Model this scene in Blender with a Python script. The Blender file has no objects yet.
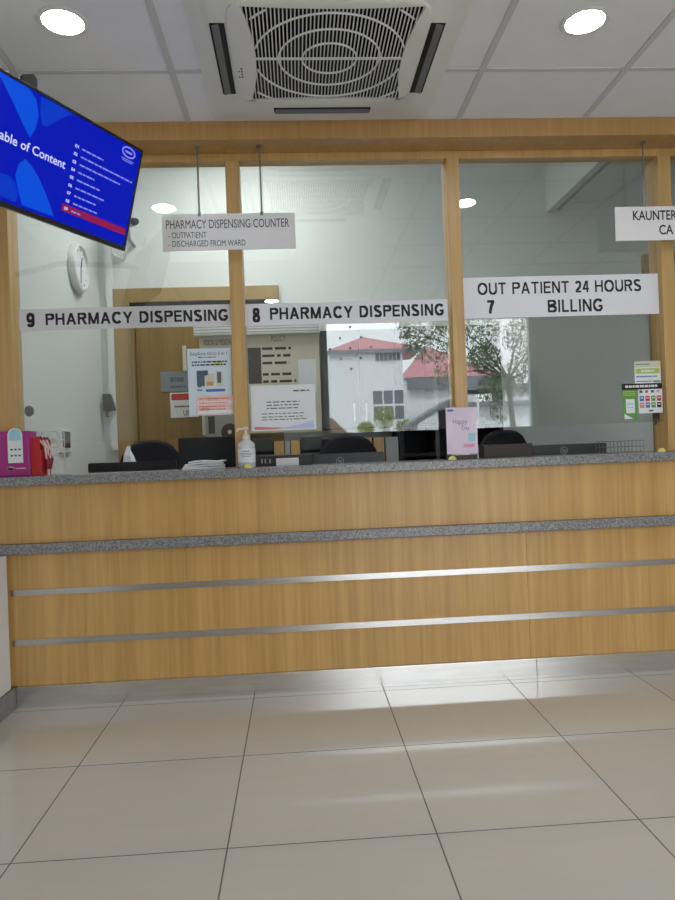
import bpy, bmesh, math, random
from mathutils import Vector, Matrix, Euler
random.seed(7)
SC = bpy.context.scene
COL = SC.collection
PI = math.pi

# ------------------------------------------------------------------ camera
F = 690.0
YAW, PITCH, ROLL = math.radians(3.357), math.radians(0.170), math.radians(-2.153)
EYE = Vector((0, 0, 1.11))
fwd = Vector((math.sin(YAW) * math.cos(PITCH), math.cos(YAW) * math.cos(PITCH), math.sin(PITCH)))
rt0 = Vector((math.cos(YAW), -math.sin(YAW), 0))
up0 = rt0.cross(fwd)
RT = math.cos(ROLL) * rt0 + math.sin(ROLL) * up0
UP = -math.sin(ROLL) * rt0 + math.cos(ROLL) * up0
cam = bpy.data.cameras.new('camera')
cam.sensor_fit = 'VERTICAL'
cam.sensor_height = 36.0
cam.lens = F * 36.0 / 900.0
cam.clip_start = 0.02
cam.clip_end = 500
cob = bpy.data.objects.new('camera', cam)
COL.objects.link(cob)
M3 = Matrix((RT, UP, -fwd)).transposed()
cob.matrix_world = Matrix.Translation(EYE) @ M3.to_4x4()
SC.camera = cob


def ray(px, py):
    return fwd + RT * ((px - 337.5) / F) - UP * ((py - 450) / F)


def at(px, py, Y):          # where the sight line of a pixel meets the frontal plane at depth Y
    d = ray(px, py)
    return EYE + d * (Y / d.y)


def atz(px, py, z):
    d = ray(px, py)
    return EYE + d * ((z - EYE.z) / d.z)


def atx(px, py, x):
    d = ray(px, py)
    return EYE + d * (x / d.x)


YG = 3.395                   # glass partition


def mir(px, py, D):          # a place outside, seen mirrored in the glass at total distance D
    p = at(px, py, D)
    return Vector((p.x, 2 * YG - p.y, p.z))


# ------------------------------------------------------------------ mesh building
class MB:
    def __init__(self):
        self.v, self.f, self.m = [], [], []
        self.mi = 0

    def add(self, vs, fs):
        b = len(self.v)
        self.v += [Vector(v) for v in vs]
        for f in fs:
            self.f.append([b + i for i in f])
            self.m.append(self.mi)
        return self

    def box(self, x0, x1, y0, y1, z0, z1):
        x0, x1 = min(x0, x1), max(x0, x1)
        y0, y1 = min(y0, y1), max(y0, y1)
        z0, z1 = min(z0, z1), max(z0, z1)
        vs = [(x, y, z) for z in (z0, z1) for y in (y0, y1) for x in (x0, x1)]
        return self.add(vs, [(0, 2, 3, 1), (4, 5, 7, 6), (0, 1, 5, 4), (2, 6, 7, 3), (0, 4, 6, 2), (1, 3, 7, 5)])

    def prism(self, pts, vec):       # polygon extruded by vec (3d points)
        n = len(pts)
        pts = [Vector(p) for p in pts]
        vec = Vector(vec)
        nrm = Vector((0, 0, 0))
        for i in range(n):
            nrm += pts[i].cross(pts[(i + 1) % n])
        if nrm.dot(vec) > 0:
            pts = pts[::-1]
        vs = pts + [p + vec for p in pts]
        fs = [tuple(range(n)), tuple(range(2 * n - 1, n - 1, -1))]
        fs += [(i, i + n, (i + 1) % n + n, (i + 1) % n) for i in range(n)]
        return self.add(vs, fs)

    def bar(self, a, b, w, h=None, up=(0, 0, 1)):
        a, b = Vector(a), Vector(b)
        h = h or w
        d = (b - a).normalized()
        u = Vector(up)
        if abs(d.dot(u)) > 0.98:
            u = Vector((0, 1, 0))
        s = d.cross(u).normalized()
        t = s.cross(d)
        q = [a + s * sx * w / 2 + t * tz * h / 2 for sx, tz in ((-1, -1), (1, -1), (1, 1), (-1, 1))]
        return self.prism(q, b - a)

    def tube(self, pts, r, n=8, closed=False):
        pts = [Vector(p) for p in pts]
        k = len(pts)
        rings = []
        pu = None
        for i, p in enumerate(pts):
            if closed:
                d = pts[(i + 1) % k] - pts[i - 1]
            else:
                d = pts[min(i + 1, k - 1)] - pts[max(i - 1, 0)]
            d.normalize()
            u = pu if pu is not None else (Vector((0, 0, 1)) if abs(d.z) < 0.9 else Vector((1, 0, 0)))
            s = d.cross(u)
            if s.length < 1e-6:
                s = d.cross(Vector((0.3, 1, 0.2)))
            s.normalize()
            u = s.cross(d).normalized()
            pu = u
            rr = r[i] if isinstance(r, (list, tuple)) else r
            rings.append([p + s * math.cos(2 * PI * j / n) * rr + u * math.sin(2 * PI * j / n) * rr for j in range(n)])
        vs = [v for g in rings for v in g]
        fs = []
        for i in range(k if closed else k - 1):
            a, b = i * n, ((i + 1) % k) * n
            for j in range(n):
                fs.append((a + j, a + (j + 1) % n, b + (j + 1) % n, b + j))
        if not closed:
            fs.append(tuple(range(n))[::-1])
            fs.append(tuple(range((k - 1) * n, k * n)))
        return self.add(vs, fs)

    def lathe(self, prof, c=(0, 0, 0), n=24, axis='z'):
        c = Vector(c)
        vs, fs = [], []
        for r, z in prof:
            for j in range(n):
                a = 2 * PI * j / n
                x, y = r * math.cos(a), r * math.sin(a)
                if axis == 'z':
                    p = (x, y, z)
                elif axis == 'y':
                    p = (x, -z, y)       # profile height runs towards the hall (-y)
                else:
                    p = (z, x, y)
                vs.append(c + Vector(p))
        for i in range(len(prof) - 1):
            for j in range(n):
                fs.append((i * n + j, i * n + (j + 1) % n, (i + 1) * n + (j + 1) % n, (i + 1) * n + j))
        fs.append(tuple(range(n))[::-1])
        fs.append(tuple(range((len(prof) - 1) * n, len(prof) * n)))
        return self.add(vs, fs)

    def ellipsoid(self, c, rx, ry, rz, n=20, m=12, z0=-1.0, z1=1.0):
        c = Vector(c)
        vs, fs = [], []
        for i in range(m + 1):
            s = z0 + (z1 - z0) * i / m
            th = math.asin(max(-1, min(1, s)))
            cr = max(math.cos(th), 0.004)
            for j in range(n):
                a = 2 * PI * j / n
                vs.append(c + Vector((rx * cr * math.cos(a), ry * cr * math.sin(a), rz * math.sin(th))))
        for i in range(m):
            for j in range(n):
                fs.append((i * n + j, i * n + (j + 1) % n, (i + 1) * n + (j + 1) % n, (i + 1) * n + j))
        fs.append(tuple(range(n))[::-1])
        fs.append(tuple(range(m * n, (m + 1) * n)))
        return self.add(vs, fs)


def rprism(x0, x1, z0, z1, r, y0, y1, k=5):
    """rounded rectangle in xz extruded in y"""
    pts = []
    for cx, cz, a0 in ((x1 - r, z1 - r, 0), (x0 + r, z1 - r, PI / 2), (x0 + r, z0 + r, PI), (x1 - r, z0 + r, 1.5 * PI)):
        for i in range(k + 1):
            a = a0 + PI / 2 * i / k
            pts.append((cx + r * math.cos(a), y0, cz + r * math.sin(a)))
    return pts, (0, y1 - y0, 0)


def obj(name, mb, mats, parent=None, bevel=0.0, smooth=False, world=True):
    """one mesh object; vertices are world coordinates unless world=False (then local to the parent)"""
    me = bpy.data.meshes.new(name)
    off = Vector((0, 0, 0))
    inv = Matrix.Identity(4)
    if parent is not None and world:
        inv = MW[parent.name].inverted()
    if parent is None and world and mb.v:
        lo = Vector([min(v[i] for v in mb.v) for i in range(3)])
        hi = Vector([max(v[i] for v in mb.v) for i in range(3)])
        off = Vector(((lo.x + hi.x) / 2, (lo.y + hi.y) / 2, lo.z))
    me.from_pydata([inv @ v - off for v in mb.v], [], mb.f)
    if not isinstance(mats, (list, tuple)):
        mats = [mats]
    for m in mats:
        me.materials.append(m)
    if len(mats) > 1:
        me.polygons.foreach_set('material_index', mb.m)
    if smooth:
        me.polygons.foreach_set('use_smooth', [True] * len(me.polygons))
    me.update()
    bm = bmesh.new()
    bm.from_mesh(me)
    bmesh.ops.recalc_face_normals(bm, faces=bm.faces)
    bm.to_mesh(me)
    bm.free()
    o = bpy.data.objects.new(name, me)
    o.location = off
    COL.objects.link(o)
    if parent is not None:
        o.parent = parent
        MW[o.name] = MW[parent.name].copy()
    else:
        MW[o.name] = Matrix.Translation(off)
    if bevel:
        b = o.modifiers.new('bevel', 'BEVEL')
        b.width = bevel
        b.segments = 2
        b.limit_method = 'ANGLE'
    if smooth:
        e = o.modifiers.new('es', 'EDGE_SPLIT')
        e.split_angle = math.radians(40)
    return o


MW = {}


def thing(name, label, cat, loc, rot=(0, 0, 0), group=None):
    o = bpy.data.objects.new(name, None)
    o.empty_display_size = 0.1
    COL.objects.link(o)
    o.location = loc
    o.rotation_euler = rot
    MW[o.name] = Matrix.Translation(Vector(loc)) @ Euler(rot).to_matrix().to_4x4()
    return tag(o, label, cat, group)


def tag(o, label, cat, group=None):
    o['label'] = label
    o['category'] = cat
    if group:
        o['group'] = group
    return o


def struct(name, mb, m, parent=None, bevel=0.0, **k):
    o = obj(name, mb, m, parent, bevel, **k)
    if parent is None:
        o['kind'] = 'structure'
    return o


def dup(root, loc, rotz, label):
    r = root.copy()
    COL.objects.link(r)
    r.location = loc
    r.rotation_euler = (0, 0, rotz)
    r['label'] = label
    for ch in list(root.children):
        c = ch.copy()
        COL.objects.link(c)
        c.parent = r
        for g in list(ch.children):
            d = g.copy()
            COL.objects.link(d)
            d.parent = c
    return r


_tc = {}


def text_geo(s, bold=0.0, space=1.0):
    key = (s, bold, space)
    if key in _tc:
        return _tc[key]
    cu = bpy.data.curves.new('t', 'FONT')
    cu.body = s
    cu.size = 1.0
    cu.offset = bold
    cu.space_character = space
    cu.resolution_u = 3
    to = bpy.data.objects.new('t', cu)
    COL.objects.link(to)
    dg = bpy.context.evaluated_depsgraph_get()
    dg.update()
    me = bpy.data.meshes.new_from_object(to.evaluated_get(dg))
    vs = [v.co.copy() for v in me.vertices]
    fs = [tuple(p.vertices) for p in me.polygons]
    bpy.data.objects.remove(to)
    bpy.data.curves.remove(cu)
    bpy.data.meshes.remove(me)
    _tc[key] = (vs, fs)
    return vs, fs


_cap = {}


def text(mb, s, org, ux, uz, cap, width=None, bold=0.0, align='l', space=1.0, nrm=None, thick=0.0012):
    """lettering laid on a plane: org = baseline start, ux right, uz up; cap = capital height"""
    vs, fs = text_geo(s, bold, space)
    if 'H' not in _cap:
        h, _ = text_geo('H')
        _cap['H'] = max(v.y for v in h)
    k = cap / _cap['H']
    x0 = min(v.x for v in vs)
    x1 = max(v.x for v in vs)
    sx = (width / (x1 - x0)) if width else k
    w = (x1 - x0) * sx
    sh = {'l': 0, 'c': -w / 2, 'r': -w}[align]
    org, ux, uz = Vector(org), Vector(ux), Vector(uz)
    n = nrm or ux.cross(uz).normalized()
    top = [org + ux * ((v.x - x0) * sx + sh) + uz * (v.y * k) + n * thick for v in vs]
    mb.add(top, fs)
    return mb


def arcp(cx, cy, rx, ry, a0, a1, n=14):
    return [(cx + rx * math.cos(math.radians(a0 + (a1 - a0) * i / n)), cy + ry * math.sin(math.radians(a0 + (a1 - a0) * i / n))) for i in range(n + 1)]


def glyph(ch, w):
    """plain sans capital as flat pieces: ('R', x0, x1, y0, y1) bar, ('D', x0, y0, x1, y1) slanted bar, ('S', points) curved stroke"""
    h = w / 2
    k = w * 0.46
    t = w * 0.90            # thickness of level bars
    R, D, S = 'R', 'D', 'S'
    if ch == 'P' or ch == 'R':
        g = [(R, 0, w, 0, 1), (S, [(h, 1 - k), (.42, 1 - k)] + arcp(.42, .72, .28 + .17 / 2 - h, .28 - k, 90, -90) + [(h, .44 + k)])]
        if ch == 'R':
            g.append((D, .72, 0, .44, .46))
            return g, .80
        return g, .74
    if ch == 'B':
        return [(R, 0, w, 0, 1), (S, [(h, 1 - k), (.42, 1 - k)] + arcp(.42, .755, .26 + .08 - h, .245 - k, 90, -90) + [(h, .51 + k - w * .45)]),
                (S, [(h, .55 - k), (.44, .55 - k)] + arcp(.44, .275, .29 + .08 - h, .275 - k, 90, -90) + [(h, k)])], .78
    if ch == 'D':
        return [(R, 0, w, 0, 1), (S, [(h, 1 - k), (.36, 1 - k)] + arcp(.36, .5, .44 - h + .02, .5 - k, 90, -90, 20) + [(h, k)])], .82
    if ch == 'H':
        return [(R, 0, w, 0, 1), (R, .80 - w, .80, 0, 1), (R, 0, .80, .5 - t / 2 + .03, .5 + t / 2 + .03)], .80
    if ch == 'A':
        return [(D, h * 1.05, 0, .44, 1), (D, .88 - h * 1.05, 0, .44, 1), (R, .20, .68, .24, .24 + t)], .88
    if ch == 'M':
        return [(R, 0, w, 0, 1), (R, .95 - w, .95, 0, 1), (D, h, 1, .475, .02), (D, .95 - h, 1, .475, .02)], .95
    if ch == 'N':
        return [(R, 0, w, 0, 1), (R, .80 - w, .80, 0, 1), (D, h * 1.1, 1, .80 - h * 1.1, 0)], .80
    if ch == 'C':
        return [(S, arcp(.46, .5, .46 - h, .515 - k, 40, 320, 26))], .84
    if ch == 'G':
        return [(S, arcp(.47, .5, .47 - h, .515 - k, 40, 318, 26) + [(.86 - h, .16), (.86 - h, .42)]), (R, .48, .86, .50 - t, .50)], .88
    if ch == 'O':
        return [(S, arcp(.49, .5, .49 - h, .515 - k, 0, 360, 36))], .98
    if ch == 'Y':
        return [(D, h, 1, .42, .42), (D, .84 - h, 1, .42, .42), (R, .42 - h, .42 + h, 0, .45)], .84
    if ch == 'I':
        return [(R, .02, .02 + w, 0, 1)], .04 + w
    if ch == 'E':
        return [(R, 0, w, 0, 1), (R, 0, .70, 0, t), (R, 0, .70, 1 - t, 1), (R, 0, .65, .5 - t / 2 + .02, .5 + t / 2 + .02)], .70
    if ch == 'L':
        return [(R, 0, w, 0, 1), (R, 0, .62, 0, t)], .62
    if ch == 'T':
        return [(R, 0, .76, 1 - t, 1), (R, .38 - h, .38 + h, 0, 1)], .76
    if ch == 'U':
        return [(S, [(h, 1), (h, .36)] + arcp(.40, .36, .40 - h, .375 - k, 180, 360, 18) + [(.80 - h, 1)])], .80
    if ch == 'S':
        return [(S, arcp(.37, .745, .33 - h + .02, .27 - k, 25, 180, 12) + [(.06 + h, .70)] + arcp(.38, .745, .30 - h + .02, .245 - k + .05, 215, 268, 5) +
                 arcp(.38, .27, .36 - h, .285 - k, 82, 0, 9) + arcp(.37, .27, .37 - h, .285 - k, 0, -158, 14))], .75
    if ch == '2':
        return [(S, arcp(.30, .70, .28 - h + .02, .30 - k, 165, -25, 14) + [(.44, .45), (.22, .24), (.10, t)]), (R, .02, .60, 0, t)], .60
    if ch == '4':
        return [(R, .38, .38 + w, 0, 1), (R, 0, .62, .22, .22 + t), (D, .07, .25, .40, 1)], .62
    if ch == '7':
        return [(R, 0, .58, 1 - t, 1), (S, [(.50, .93), (.36, .62), (.26, .30), (.22, 0)])], .58
    if ch == '8':
        return [(S, arcp(.30, .745, .27 - h, .265 - k, 0, 360, 22)), (S, arcp(.30, .275, .30 - h, .285 - k, 0, 360, 22))], .60
    if ch == '9':
        return [(S, arcp(.30, .66, .30 - h, .345 - k, 0, 360, 22)), (S, [(.60 - h, .66)] + arcp(.30, .36, .30 - h, .37 - k, 0, -150, 14))], .60
    return [], .36


def caps(mb, s, x0, x1, z, cap, y, w=.17, gap=.14):
    """flat capitals set between x0 and x1 on the plane y, facing the hall"""
    gl = [glyph(c, w) for c in s]
    tot = sum(g[1] for g in gl) + gap * (len(gl) - 1)
    sx = (x1 - x0) / tot
    ox = 0.0
    for pieces, adv in gl:
        def P(a, b):
            return Vector((x0 + (ox + a) * sx, y, z + b * cap))
        for p in pieces:
            if p[0] == 'R':
                _, a, b, c, d = p
                mb.add([P(a, c), P(b, c), P(b, d), P(a, d)], [(0, 1, 2, 3)])
            elif p[0] == 'D':
                _, a, b, c, d = p
                hw = w * 0.54 * math.hypot(c - a, d - b) / max(abs(d - b), 1e-3) * 0.98
                q = [P(a - hw, b), P(a + hw, b), P(c + hw, d), P(c - hw, d)]
                mb.add(q, [(0, 1, 2, 3)])
            else:
                pts = p[1]
                n = len(pts)
                vs = []
                for i in range(n):
                    ax, ay = pts[max(i - 1, 0)]
                    bx, by = pts[min(i + 1, n - 1)]
                    if i in (0, n - 1) and math.hypot(pts[0][0] - pts[-1][0], pts[0][1] - pts[-1][1]) < 1e-6:
                        ax, ay = pts[-2]
                        bx, by = pts[1]
                    l = math.hypot(bx - ax, by - ay) or 1
                    nx, ny = -(by - ay) / l, (bx - ax) / l
                    fx = w / 2 * abs(nx) + w * .46 * abs(ny)
                    vs += [P(pts[i][0] + nx * fx, pts[i][1] + ny * fx), P(pts[i][0] - nx * fx, pts[i][1] - ny * fx)]
                mb.add(vs, [(2 * i, 2 * i + 1, 2 * i + 3, 2 * i + 2) for i in range(n - 1)])
        ox += adv + gap
    return mb


# ------------------------------------------------------------------ materials
def mat(name, col, rough=0.5, metal=0.0, spec=0.5, var=0.0, vscale=20.0, bump=0.0, emit=None, estr=1.0, stretch=None):
    m = bpy.data.materials.new(name)
    m.use_nodes = True
    nt = m.node_tree
    b = nt.nodes['Principled BSDF']
    b.inputs['Base Color'].default_value = (*col, 1)
    b.inputs['Roughness'].default_value = rough
    b.inputs['Metallic'].default_value = metal
    b.inputs['Specular IOR Level'].default_value = spec
    if emit:
        b.inputs['Emission Color'].default_value = (*emit, 1)
        b.inputs['Emission Strength'].default_value = estr
    if var or bump:
        tc = nt.nodes.new('ShaderNodeTexCoord')
        mp = nt.nodes.new('ShaderNodeMapping')
        if stretch:
            mp.inputs['Scale'].default_value = stretch
        nz = nt.nodes.new('ShaderNodeTexNoise')
        nz.inputs['Scale'].default_value = vscale
        nz.inputs['Detail'].default_value = 4
        nt.links.new(tc.outputs['Object'], mp.inputs['Vector'])
        nt.links.new(mp.outputs['Vector'], nz.inputs['Vector'])
        if var:
            r = nt.nodes.new('ShaderNodeValToRGB')
            r.color_ramp.elements[0].position = 0.3
            r.color_ramp.elements[1].position = 0.7
            r.color_ramp.elements[0].color = (*[c * (1 - var) for c in col], 1)
            r.color_ramp.elements[1].color = (*[min(1, c * (1 + var)) for c in col], 1)
            nt.links.new(nz.outputs['Fac'], r.inputs['Fac'])
            nt.links.new(r.outputs['Color'], b.inputs['Base Color'])
        if bump:
            bp = nt.nodes.new('ShaderNodeBump')
            bp.inputs['Strength'].default_value = bump
            bp.inputs['Distance'].default_value = 0.003
            nt.links.new(nz.outputs['Fac'], bp.inputs['Height'])
            nt.links.new(bp.outputs['Normal'], b.inputs['Normal'])
    return m


def wood(name, dark, light, rough=0.38, scl=(55, 55, 1.6), big=(9, 9, 0.35), coat=0.0):
    m = bpy.data.materials.new(name)
    m.use_nodes = True
    nt = m.node_tree
    b = nt.nodes['Principled BSDF']
    g = nt.nodes.new('ShaderNodeNewGeometry')
    cols = []
    for sc_, det in ((scl, 6), (big, 3)):
        mp = nt.nodes.new('ShaderNodeMapping')
        mp.inputs['Scale'].default_value = sc_
        nz = nt.nodes.new('ShaderNodeTexNoise')
        nz.inputs['Scale'].default_value = 1.0
        nz.inputs['Detail'].default_value = det
        nz.inputs['Roughness'].default_value = 0.65
        nt.links.new(g.outputs['Position'], mp.inputs['Vector'])
        nt.links.new(mp.outputs['Vector'], nz.inputs['Vector'])
        cols.append(nz.outputs['Fac'])
    mx = nt.nodes.new('ShaderNodeMath')
    mx.operation = 'MULTIPLY_ADD'
    mx.inputs[1].default_value = 0.45
    nt.links.new(cols[1], mx.inputs[0])
    m2 = nt.nodes.new('ShaderNodeMath')
    m2.operation = 'MULTIPLY'
    m2.inputs[1].default_value = 0.55
    nt.links.new(cols[0], m2.inputs[0])
    nt.links.new(m2.outputs[0], mx.inputs[2])
    r = nt.nodes.new('ShaderNodeValToRGB')
    r.color_ramp.elements[0].position = 0.36
    r.color_ramp.elements[1].position = 0.62
    r.color_ramp.elements[0].color = (*dark, 1)
    r.color_ramp.elements[1].color = (*light, 1)
    nt.links.new(mx.outputs[0], r.inputs['Fac'])
    nt.links.new(r.outputs['Color'], b.inputs['Base Color'])
    b.inputs['Roughness'].default_value = rough
    b.inputs['Coat Weight'].default_value = coat
    b.inputs['Coat Roughness'].default_value = 0.15
    return m


M = {}
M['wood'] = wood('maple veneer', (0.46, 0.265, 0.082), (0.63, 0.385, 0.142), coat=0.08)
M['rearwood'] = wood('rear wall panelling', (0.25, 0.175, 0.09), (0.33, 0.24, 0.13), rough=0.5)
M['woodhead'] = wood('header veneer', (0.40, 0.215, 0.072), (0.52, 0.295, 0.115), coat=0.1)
M['woodpost'] = wood('maple post', (0.45, 0.275, 0.098), (0.57, 0.365, 0.142))
M['doorwood'] = wood('brown door veneer', (0.225, 0.135, 0.040), (0.31, 0.195, 0.065), rough=0.45)
M['framewood'] = wood('door frame timber', (0.30, 0.20, 0.075), (0.37, 0.25, 0.10), rough=0.45)
M['wall'] = mat('white wall paint', (0.74, 0.75, 0.75), 0.8, var=0.015, vscale=3)
M['wallin'] = mat('pharmacy wall paint', (0.66, 0.69, 0.68), 0.7, var=0.015, vscale=2)
M['greywall'] = mat('grey green wall paint', (0.40, 0.44, 0.43), 0.7, var=0.015, vscale=2)
M['ceil'] = mat('ceiling board', (0.79, 0.80, 0.84), 0.85, var=0.02, vscale=6)
M['tbar'] = mat('ceiling grid bar', (0.58, 0.58, 0.58), 0.6)
M['alu'] = mat('brushed aluminium', (0.62, 0.62, 0.62), 0.26, 1.0, var=0.06, vscale=1.0, stretch=(2, 40, 160))
M['kick'] = mat('brushed kick plate steel', (0.80, 0.80, 0.80), 0.24, 1.0, var=0.08, vscale=1.0, stretch=(5, 30, 40))
M['chrome'] = mat('steel rod', (0.22, 0.22, 0.23), 0.35, 0.6)
M['acw'] = mat('air conditioner plastic', (0.74, 0.75, 0.72), 0.45)
M['acd'] = mat('air conditioner dark void', (0.012, 0.012, 0.014), 0.8)
M['acg'] = mat('air conditioner louvre grey', (0.16, 0.16, 0.17), 0.5)
M['black'] = mat('black plastic', (0.014, 0.014, 0.016), 0.4)
M['blackm'] = mat('matt black', (0.012, 0.012, 0.016), 0.75)
M['charcoal'] = mat('charcoal plastic', (0.045, 0.048, 0.052), 0.45)
M['fabric'] = mat('black chair fabric', (0.010, 0.010, 0.016), 0.9, var=0.3, vscale=200)
M['sign'] = mat('white sign board', (0.80, 0.80, 0.82), 0.35)
M['film'] = mat('pale window film', (0.64, 0.64, 0.66), 0.55)
M['filmb'] = mat('pale lilac window film', (0.76, 0.77, 0.83), 0.55)
M['ink'] = mat('black lettering', (0.010, 0.010, 0.012), 0.6)
M['inkg'] = mat('grey lettering', (0.065, 0.065, 0.075), 0.6)
M['paper'] = mat('white paper', (0.74, 0.76, 0.80), 0.7)
M['paperb'] = mat('bluish poster paper', (0.60, 0.70, 0.78), 0.7)
M['cream'] = mat('cream board', (0.60, 0.57, 0.48), 0.6)
M['red'] = mat('red print', (0.55, 0.03, 0.03), 0.5)
M['pinkp'] = mat('pale pink print', (0.80, 0.56, 0.52), 0.6)
M['salmon'] = mat('salmon print', (0.66, 0.22, 0.17), 0.6)
M['blue'] = mat('blue print', (0.08, 0.16, 0.45), 0.5)
M['navy'] = mat('dark slate print', (0.07, 0.12, 0.16), 0.5)
M['green'] = mat('green print', (0.10, 0.30, 0.06), 0.5)
M['lime'] = mat('lime print', (0.42, 0.52, 0.10), 0.5)
M['teal'] = mat('teal print', (0.10, 0.40, 0.36), 0.5)
M['orange'] = mat('orange print', (0.62, 0.28, 0.10), 0.5)
M['yellow'] = mat('yellow rubber', (0.66, 0.62, 0.16), 0.45)
M['magenta'] = mat('magenta card', (0.36, 0.022, 0.21), 0.4)
M['magentad'] = mat('deep magenta card', (0.20, 0.010, 0.12), 0.4)
M['lblue'] = mat('pale blue print', (0.32, 0.60, 0.74), 0.5)
M['redbox'] = mat('red card', (0.48, 0.018, 0.022), 0.4)
M['dred'] = mat('dark red ribbon', (0.22, 0.012, 0.03), 0.5)
M['bottle'] = mat('translucent bottle plastic', (0.55, 0.60, 0.62), 0.25)
M['gel'] = mat('bottle label', (0.72, 0.74, 0.76), 0.5)
M['pump'] = mat('cream pump plastic', (0.72, 0.66, 0.55), 0.35)
M['pinkf'] = mat('pastel pink flyer', (0.74, 0.62, 0.76), 0.55, var=0.10, vscale=6)
M['lilac'] = mat('lilac print', (0.50, 0.55, 0.80), 0.55)
M['hot'] = mat('rose print', (0.70, 0.34, 0.52), 0.55)
M['purple'] = mat('purple lettering', (0.20, 0.16, 0.38), 0.55)
M['brownbox'] = mat('dark brown card', (0.035, 0.022, 0.020), 0.5)
M['greypillar'] = mat('grey laminate', (0.36, 0.37, 0.38), 0.5)
M['door_sign'] = mat('blue grey door plate', (0.22, 0.26, 0.30), 0.4)
M['white'] = mat('white plastic', (0.72, 0.72, 0.72), 0.4)
M['greym'] = mat('grey machine plastic', (0.36, 0.37, 0.36), 0.45)
M['skirt'] = mat('grey stone skirting', (0.13, 0.12, 0.11), 0.35, var=0.2, vscale=60)
M['extw'] = mat('white render', (0.72, 0.74, 0.77), 0.8)
M['extg'] = mat('grey fascia', (0.22, 0.23, 0.25), 0.7)
M['extd'] = mat('dark shed cladding', (0.10, 0.11, 0.12), 0.8)
M['pane'] = mat('dark house window', (0.13, 0.15, 0.17), 0.15)
M['rroof'] = mat('red roof tiles', (0.56, 0.27, 0.29), 0.7, var=0.15, vscale=3, stretch=(1, 1, 9))
M['broof'] = mat('brown roof sheet', (0.20, 0.13, 0.09), 0.8)
M['leaf'] = mat('dark leaves', (0.12, 0.17, 0.09), 0.6, var=0.5, vscale=2)
M['leafy'] = mat('yellow green leaves', (0.26, 0.30, 0.07), 0.6, var=0.4, vscale=4)
M['bark'] = mat('bark', (0.13, 0.11, 0.09), 0.9, var=0.4, vscale=8)
M['tarmac'] = mat('concrete yard', (0.48, 0.48, 0.46), 0.9, var=0.1, vscale=2)
M['lamp'] = mat('lit diffuser', (0.9, 0.9, 0.9), 0.5, emit=(0.96, 0.98, 1.0), estr=34.0)
M['lampin'] = mat('lit panel', (0.9, 0.9, 0.9), 0.5, emit=(1.0, 1.0, 0.97), estr=9.5)


def emis(name, col, s=1.0):
    m = bpy.data.materials.new(name)
    m.use_nodes = True
    nt = m.node_tree
    b = nt.nodes['Principled BSDF']
    b.inputs['Base Color'].default_value = (0.004, 0.004, 0.006, 1)
    b.inputs['Roughness'].default_value = 0.35
    b.inputs['Specular IOR Level'].default_value = 0.12
    b.inputs['Emission Color'].default_value = (*col, 1)
    b.inputs['Emission Strength'].default_value = s
    return m


M['scr'] = emis('screen deep blue', (0.0, 0.003, 0.19))
M['scr1'] = emis('screen bright blue', (0.0, 0.032, 0.3))
M['scr2'] = emis('screen mid blue', (0.0, 0.016, 0.235))
M['scrw'] = emis('screen white', (0.26, 0.28, 0.48))
M['scrp'] = emis('screen pale text', (0.1, 0.11, 0.33))
M['scrr'] = emis('screen red bar', (0.115, 0.004, 0.03))


def granite():
    m = bpy.data.materials.new('speckled grey granite')
    m.use_nodes = True
    nt = m.node_tree
    b = nt.nodes['Principled BSDF']
    g = nt.nodes.new('ShaderNodeNewGeometry')
    v = nt.nodes.new('ShaderNodeTexVoronoi')
    v.inputs['Scale'].default_value = 190
    n = nt.nodes.new('ShaderNodeTexNoise')
    n.inputs['Scale'].default_value = 120
    n.inputs['Detail'].default_value = 3
    mx = nt.nodes.new('ShaderNodeMix')
    mx.data_type = 'RGBA'
    mx.inputs['Factor'].default_value = 0.5
    nt.links.new(g.outputs['Position'], v.inputs['Vector'])
    nt.links.new(g.outputs['Position'], n.inputs['Vector'])
    bw = nt.nodes.new('ShaderNodeRGBToBW')
    nt.links.new(v.outputs['Color'], bw.inputs['Color'])
    r1 = nt.nodes.new('ShaderNodeValToRGB')
    r1.color_ramp.elements[0].position = 0.2
    r1.color_ramp.elements[1].position = 0.8
    r1.color_ramp.elements[0].color = (0.10, 0.10, 0.105, 1)
    r1.color_ramp.elements[1].color = (0.36, 0.36, 0.37, 1)
    nt.links.new(bw.outputs['Val'], r1.inputs['Fac'])
    r2 = nt.nodes.new('ShaderNodeValToRGB')
    r2.color_ramp.elements[0].position = 0.35
    r2.color_ramp.elements[1].position = 0.65
    r2.color_ramp.elements[0].color = (0.14, 0.14, 0.15, 1)
    r2.color_ramp.elements[1].color = (0.31, 0.31, 0.32, 1)
    nt.links.new(n.outputs['Fac'], r2.inputs['Fac'])
    nt.links.new(r1.outputs['Color'], mx.inputs[6])
    nt.links.new(r2.outputs['Color'], mx.inputs[7])
    nt.links.new(mx.outputs[2], b.inputs['Base Color'])
    b.inputs['Roughness'].default_value = 0.25
    return m


M['granite'] = granite()


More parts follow.
